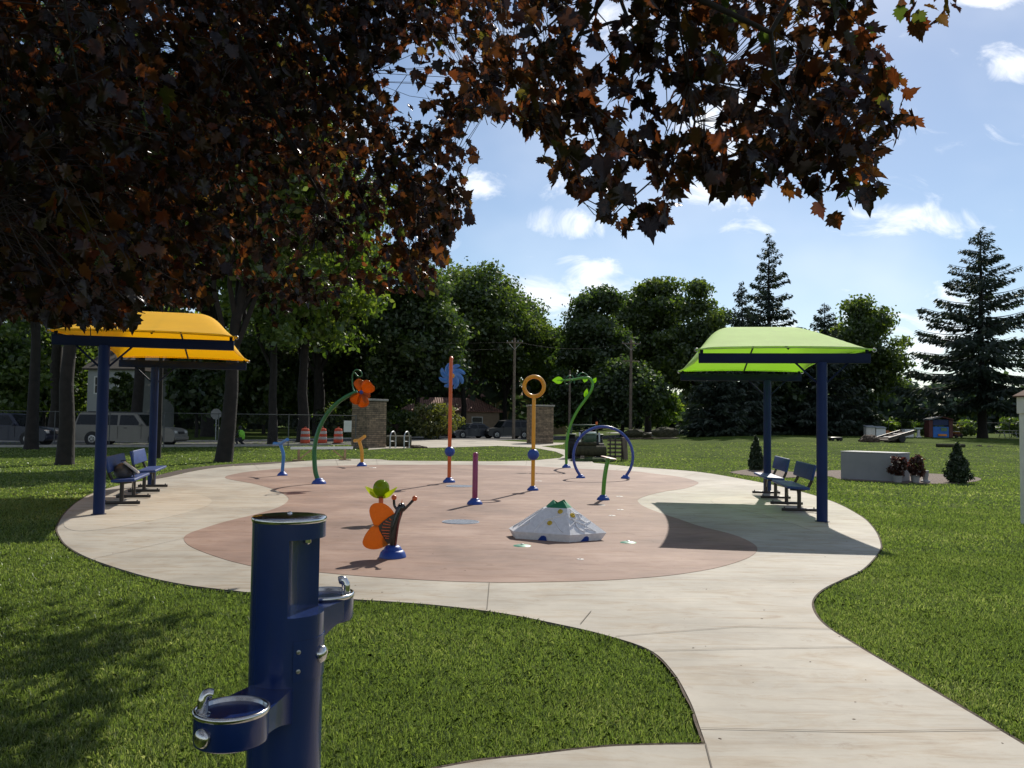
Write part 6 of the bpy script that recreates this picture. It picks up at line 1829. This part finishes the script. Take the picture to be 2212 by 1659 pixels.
def maple():
    rng = np.random.default_rng(4)
    base = Vector((-5.2, 4.6, 0))
    t = thing('maple_tree', 'dark red leaved maple whose boughs hang over the top of the view', 'tree', base)
    B = np.array(base)
    # twigs: many short sprays, each with its own leaves
    def sample(poly, n, dfun, x0, x1, y0, y1):
        u = rng.uniform(x0, x1, n); v = rng.uniform(y0, y1, n)
        k = np_inpoly(u, v, poly); u, v = u[k], v[k]
        D = dfun(u, v)
        d = np.stack([(u - 1106) / FV, -(v - 829.5) / FV, -np.ones(len(u))], 1) @ np.array(CAMROT).T
        return np.array([0, 0, EYE]) + d * (D / d[:, 1])[:, None]
    def dist(u, v):
        r = rng.random(len(u))
        near = 4.3 + 2.2 * r                                         # boughs at the right
        midd = 7.4 + 4.8 * r                                         # the mass in the middle
        left = 5.0 + 6.0 * r ** .8
        w1 = np.clip((u - 1020) / 120, 0, 1); w0 = np.clip((520 - u) / 240, 0, 1)
        return near * w1 + (1 - w1) * (midd * (1 - w0) + left * w0)
    inframe = sample(MASK, 5600, dist, -60, 1990, -60, 730)
    outside = sample(MASK, 5200, dist, -900, 1990, -700, 730)
    # the rest of the crown, over and behind the camera
    ov = np.stack([rng.uniform(-10, 2.2, 2600), rng.uniform(-7, 4.5, 2600), rng.uniform(3.4, 8.2, 2600)], 1)
    uo, vo, fo = np_proj(ov)
    r_ = ((ov[:, 0] + 4.2) / 6.3) ** 2 + ((ov[:, 1] + 0.5) / 6.5) ** 2
    ov = ov[((vo < -120) | ~fo) & (r_ < 1) & (np.hypot(ov[:, 0], ov[:, 1]) > .2)]
    spray = sample(SPRAY, 42, lambda u, v: 4.5 + .4 * rng.random(len(u)), 1930, 2075, -60, 110)
    cent = np.concatenate([inframe, outside, spray, ov])
    # thin some places so that sky shows through
    u, v, _ = np_proj(cent); n0 = len(cent)
    nval = np.array([mnoise.noise(Vector((a * .9, b * .9, c * .9))) for a, b, c in cent])
    dens = np.where(u > 1080, .06, .22)
    keep = (nval > -dens - .12) & ((u < 1060) | (rng.random(n0) < .26))
    gaps = [(905, 175, 95, 105), (1545, 265, 78, 62), (1250, 335, 80, 45), (1130, 215, 50, 55), (1330, 20, 60, 50), (1450, 300, 30, 22), (640, 420, 50, 60), (700, 560, 90, 45), (560, 560, 40, 40), (1640, 100, 54, 50), (1860, 200, 50, 60), (1850, 400, 40, 40), (1480, 120, 44, 40), (1390, 400, 40, 34), (1300, 120, 42, 36), (1700, 250, 40, 40), (1760, 60, 40, 34), (1780, 360, 36, 30), (980, 60, 40, 40)]
    for gx_, gy_, a, b in gaps:
        g_ = ((u - gx_) / a) ** 2 + ((v - gy_) / b) ** 2 < 1
        keep &= ~(g_ & (rng.random(len(u)) < .93))
    thin = (u > 430) & (u < 1010) & (v > 340) & (v < 760)
    keep &= ~(thin & (rng.random(len(u)) < np.where(u > 840, .30, .60)))
    thin = (u > -40) & (u <= 430) & (v < 640)
    keep &= ~(thin & (rng.random(len(u)) < .36))
    thin = (u > 540) & (u < 1010) & (v <= 340) & (v > 40)
    keep &= ~(thin & (rng.random(len(u)) < .25))
    cent = cent[keep]
    n = len(cent)
    k = 7
    # leaves along each spray
    out = cent - (B + np.array([0, 0, 4.5])); out[:, 2] *= .3; out /= np.linalg.norm(out, axis=1)[:, None]
    tw = out * .7 + rng.normal(size=(n, 3)) * .45; tw[:, 2] -= .35; tw /= np.linalg.norm(tw, axis=1)[:, None]
    off = rng.uniform(-.22, .22, (n, k))
    pos = cent[:, None] + tw[:, None] * off[:, :, None] + rng.normal(size=(n, k, 3)) * .075
    tip = tw[:, None] * .5 + rng.normal(size=(n, k, 3)) * .55; tip[:, :, 2] -= .55
    nr = rng.normal(size=(n, k, 3)) * .75; nr[:, :, 2] += .55; nr[:, :, 1] -= .25
    pos = pos.reshape(-1, 3); tip = tip.reshape(-1, 3); nr = nr.reshape(-1, 3)
    u, v, front = np_proj(pos + np.array([0, 0, -.07]))
    inside = np_inpoly(u, v, MASK) | np_inpoly(u, v, SPRAY) | ~front | (v < -60)
    # a chink that lets the sun reach the fountain
    w_ = pos - np.array([-.58, 2.5, 1.05]); sd_ = np.array(SUND)
    w_ = w_ - sd_ * (w_ @ sd_)[:, None]
    inside &= np.linalg.norm(w_ * (1, 1, .8), axis=1) > .17
    kept = inside.reshape(n, k).sum(1)
    pos, tip, nr = pos[inside], tip[inside], nr[inside]
    size = rng.uniform(.068, .145, len(pos))
    vv, ff = maple_leaves(rng, pos - B, size, tip, nr)
    # crimson, bronze and green leaves, lit from behind
    m, nn, l, p = newmat('crimson_maple_leaf')
    outn = nn['Material Output']; nn.remove(p)
    geo = nn.new('ShaderNodeNewGeometry')
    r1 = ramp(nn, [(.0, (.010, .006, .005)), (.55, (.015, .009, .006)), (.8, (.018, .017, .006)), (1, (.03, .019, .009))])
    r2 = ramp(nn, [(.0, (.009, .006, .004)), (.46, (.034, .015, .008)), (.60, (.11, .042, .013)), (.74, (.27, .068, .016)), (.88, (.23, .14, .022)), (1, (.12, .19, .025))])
    tcm = nn.new('ShaderNodeTexCoord'); nzm = nn.new('ShaderNodeTexNoise'); nzm.inputs['Scale'].default_value = .9; nzm.inputs['Detail'].default_value = 2
    l.new(tcm.outputs['Object'], nzm.inputs['Vector'])
    mixm = nn.new('ShaderNodeMath'); mixm.operation = 'MULTIPLY_ADD'; mixm.inputs[1].default_value = .62
    wn_ = nn.new('ShaderNodeTexWhiteNoise'); wn_.noise_dimensions = '1D'
    l.new(geo.outputs['Random Per Island'], wn_.inputs['W'])
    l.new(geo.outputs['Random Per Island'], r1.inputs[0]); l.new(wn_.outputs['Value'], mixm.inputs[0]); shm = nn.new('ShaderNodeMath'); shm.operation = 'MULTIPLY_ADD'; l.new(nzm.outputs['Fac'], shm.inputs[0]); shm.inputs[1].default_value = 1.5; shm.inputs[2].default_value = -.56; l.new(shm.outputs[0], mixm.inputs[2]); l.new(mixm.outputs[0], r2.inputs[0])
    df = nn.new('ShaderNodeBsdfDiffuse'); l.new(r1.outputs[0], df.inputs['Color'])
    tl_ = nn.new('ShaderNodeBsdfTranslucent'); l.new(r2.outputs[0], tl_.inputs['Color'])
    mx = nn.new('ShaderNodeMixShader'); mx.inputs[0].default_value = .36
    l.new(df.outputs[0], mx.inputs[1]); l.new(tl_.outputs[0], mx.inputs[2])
    gl = nn.new('ShaderNodeBsdfGlossy'); gl.inputs['Roughness'].default_value = .22; gl.inputs['Color'].default_value = (.75, .75, .8, 1)
    m2 = nn.new('ShaderNodeMixShader'); m2.inputs[0].default_value = .03
    l.new(mx.outputs[0], m2.inputs[1]); l.new(gl.outputs[0], m2.inputs[2]); l.new(m2.outputs[0], outn.inputs['Surface'])
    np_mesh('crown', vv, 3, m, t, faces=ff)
    # trunk, limbs reaching to the sprays, and twigs
    rg = np.random.default_rng(8)
    mb = MB()
    mb.tube([(0, 0, -.3), (0, 0, .15), (.02, .0, 1.2), (.05, .05, 2.6), (.0, .1, 4.4), (-.1, .2, 6.5), (0, .3, 9)], [.52, .36, .30, .28, .22, .14, .04], 14)
    sel = rg.choice(len(cent), 190, replace=False)
    nodes = []
    for i in range(12):
        c = cent[sel[i]] - B
        st = Vector((.03, .05, min(2.6 + .45 * i, 6.5)))
        e = Vector(c); e.z += .25
        mid = st.lerp(e, .55) + Vector((0, 0, 1.5))
        P = bez([st, mid, e], 7)
        mb.tube(P, [.075 * (1 - .9 * j / (len(P) - 1)) + .006 for j in range(len(P))], 8)
        nodes += [(q, .03) for q in P[5:]]
    NP = np.array([tuple(q[0]) for q in nodes])
    todo = [i for i in sel[12:] if kept[i] >= 4]
    while todo:
        PC = cent[todo] - B
        dm = np.linalg.norm(NP[None] - PC[:, None], axis=2).min(1); q_ = int(dm.argmin()); i = todo.pop(q_)
        c = cent[i] - B
        d = np.linalg.norm(NP - c, axis=1); j = int(d.argmin())
        if d[j] > 1.5: break
        a, e = nodes[j][0], Vector(c)
        P = bez([a, a.lerp(e, .5) + Vector((0, 0, .12 * d[j])) + Vector(rg.normal(size=3)) * .14 * d[j], e], 5)
        mb.tube(P, [.013 * (1 - .6 * q / (len(P) - 1)) for q in range(len(P))], 5)
        nodes += [(q, .01) for q in P[3:]]
        NP = np.concatenate([NP, np.array([tuple(q) for q in P[3:]])])
    mb.build('trunk', BARK, t, smooth=60)
    # thin twigs through the leaf sprays
    tv = []
    for i in range(len(cent)):
        if kept[i] < 4: continue
        c = cent[i] - B; d = ((NP - c) ** 2).sum(1); j = int(d.argmin())
        a = NP[j]
        Ld = math.sqrt(d[j])
        if Ld > 1.4: a = c - (c - a) / Ld * 1.2 * rg.random()
        mid = (a + c) / 2 + rg.normal(size=3) * .06 + np.array([0, 0, .06])
        for p_, q_ in ((a, mid), (mid, c), (c, c + tw[i] * .07)):
            dd = q_ - p_; w1 = np.cross(dd, rg.normal(size=3)); w1 /= np.linalg.norm(w1) + 1e-9
            w2 = np.cross(dd, w1); w2 /= np.linalg.norm(w2) + 1e-9
            r_ = .0035
            tri = [w1 * r_, (-.5 * w1 + .87 * w2) * r_, (-.5 * w1 - .87 * w2) * r_]
            for k_ in range(3):
                tv += [p_ + tri[k_], q_ + tri[k_], q_ + tri[(k_ + 1) % 3], p_ + tri[(k_ + 1) % 3]]
    np_mesh('twigs', np.array(tv), 4, TWIG, t)
maple()

# ------------------------------------------------------------------ grass blades on the nearer lawn
def grass():
    rng = np.random.default_rng(12)
    pave = np.array(offset_poly(OUTER, .03 * OSIGN)); drv = np.array(DRVP); bd = np.array(bed); bd2 = np.array(bed2); so = np.array(dirt)
    V_ = []
    def zone(y0, y1, dens, w, h, edge=False):
        x0, x1 = -.70 * y1 - 2, .70 * y1 + 2
        n = int(dens * (y1 - y0) * (x1 - x0))
        x = rng.uniform(x0, x1, n); y = rng.uniform(y0, y1, n)
        k = np.abs(x) < .68 * y + 2
        x, y = x[k], y[k]
        k = ~np_inpoly(x, y, pave)
        if y1 > 20: k &= ~np_inpoly(x, y, drv) & ~np_inpoly(x, y, bd) & ~np_inpoly(x, y, bd2) & ~np_inpoly(x, y, so)
        x, y = x[k], y[k]; n = len(x)
        cl = np.array([mnoise.noise(Vector((a * 2.2, b * 2.2, 0))) + .6 * mnoise.noise(Vector((a * 7, b * 7, 3))) for a, b in zip(x, y)]) if n < 200000 else np.sin(x * 3.1 + np.sin(y * 2.3) * 2) * np.sin(y * 2.7 + np.sin(x * 1.7) * 2) * .6 + rng.normal(size=n) * .2
        hh = h * (.55 + .75 * rng.random(n)) * (1 + .45 * cl)
        q = rng.uniform(0, 6.283, n); lean = rng.uniform(.15, 1.1, n) * hh
        d = np.stack([np.cos(q), np.sin(q), np.zeros(n)], 1)
        q2 = rng.uniform(0, 6.283, n); s = np.stack([np.cos(q2), np.sin(q2), np.zeros(n)], 1)
        b = np.stack([x, y, np.array([gz(a, c) for a, c in zip(x, y)]) if y1 > 30 else np.zeros(n)], 1)
        ww = (w * rng.uniform(.6, 1.3, n))[:, None]
        m = b + d * (lean * .35)[:, None]; m[:, 2] += hh * .62
        t = b + d * lean[:, None]; t[:, 2] += hh * (.9 - .25 * (lean / hh) ** 2)
        V_.append(np.stack([b - s * ww * .5, b + s * ww * .5, m + s * ww * .42, t, m - s * ww * .42], 1).reshape(-1, 3))
    zone(3.2, 5.2, 8200, .0038, .038)
    zone(5.2, 7.5, 5200, .0050, .036)
    zone(7.5, 11, 2600, .0072, .035)
    zone(11, 17, 900, .013, .036)
    zone(17, 27, 190, .030, .040)
    zone(27, 40, 40, .05, .036)
    zone(40, 62, 12, .08, .036)
    g = np_mesh('grass', np.concatenate(V_), 5, leafmat('grass_blades', [(.15, (.060, .083, .022)), (.42, (.100, .134, .034)), (.70, (.146, .172, .052)), (.93, (.30, .29, .16))], .50, tcol=1.95, nscale=.6, nmix=.45, gloss=.05, rough=.4, tshift=(1.0, 1.15, .62)))
    g['kind'] = 'stuff'; g['label'] = 'mown green lawn grass around the pad'; g['category'] = 'grass'
grass()
# crumbs of soil and dropped leaves on the paving
def crumbs():
    rng = np.random.default_rng(31)
    n = 240
    x = rng.uniform(-8, 7, n); y = rng.uniform(4, 30, n) ; y = 4 + (y - 4) * rng.random(n)
    k = np_inpoly(x, y, np.array(OUTER)); x, y = x[k], y[k]
    near = rng.random(len(x)) < .35
    mb = MB()
    pk_ = np_inpoly(x, y, np.array(PINKP))
    for a, b, on in zip(x, y, pk_):
        r = rng.uniform(.0025, .008)
        q = rng.uniform(0, 6.28)
        mb.ell((a, b, .0245 if on else .0205), (r * 1.6, r, r * .35), 6, 4, Matrix.Rotation(q, 3, 'Z'))
    o = mb.build('crumbs', mat('dry_crumbs', (.10, .07, .045), .95, var=.4, scale=20), smooth=0)
    o['kind'] = 'stuff'; o['label'] = 'crumbs of soil and dry leaf scattered on the paving'
crumbs()
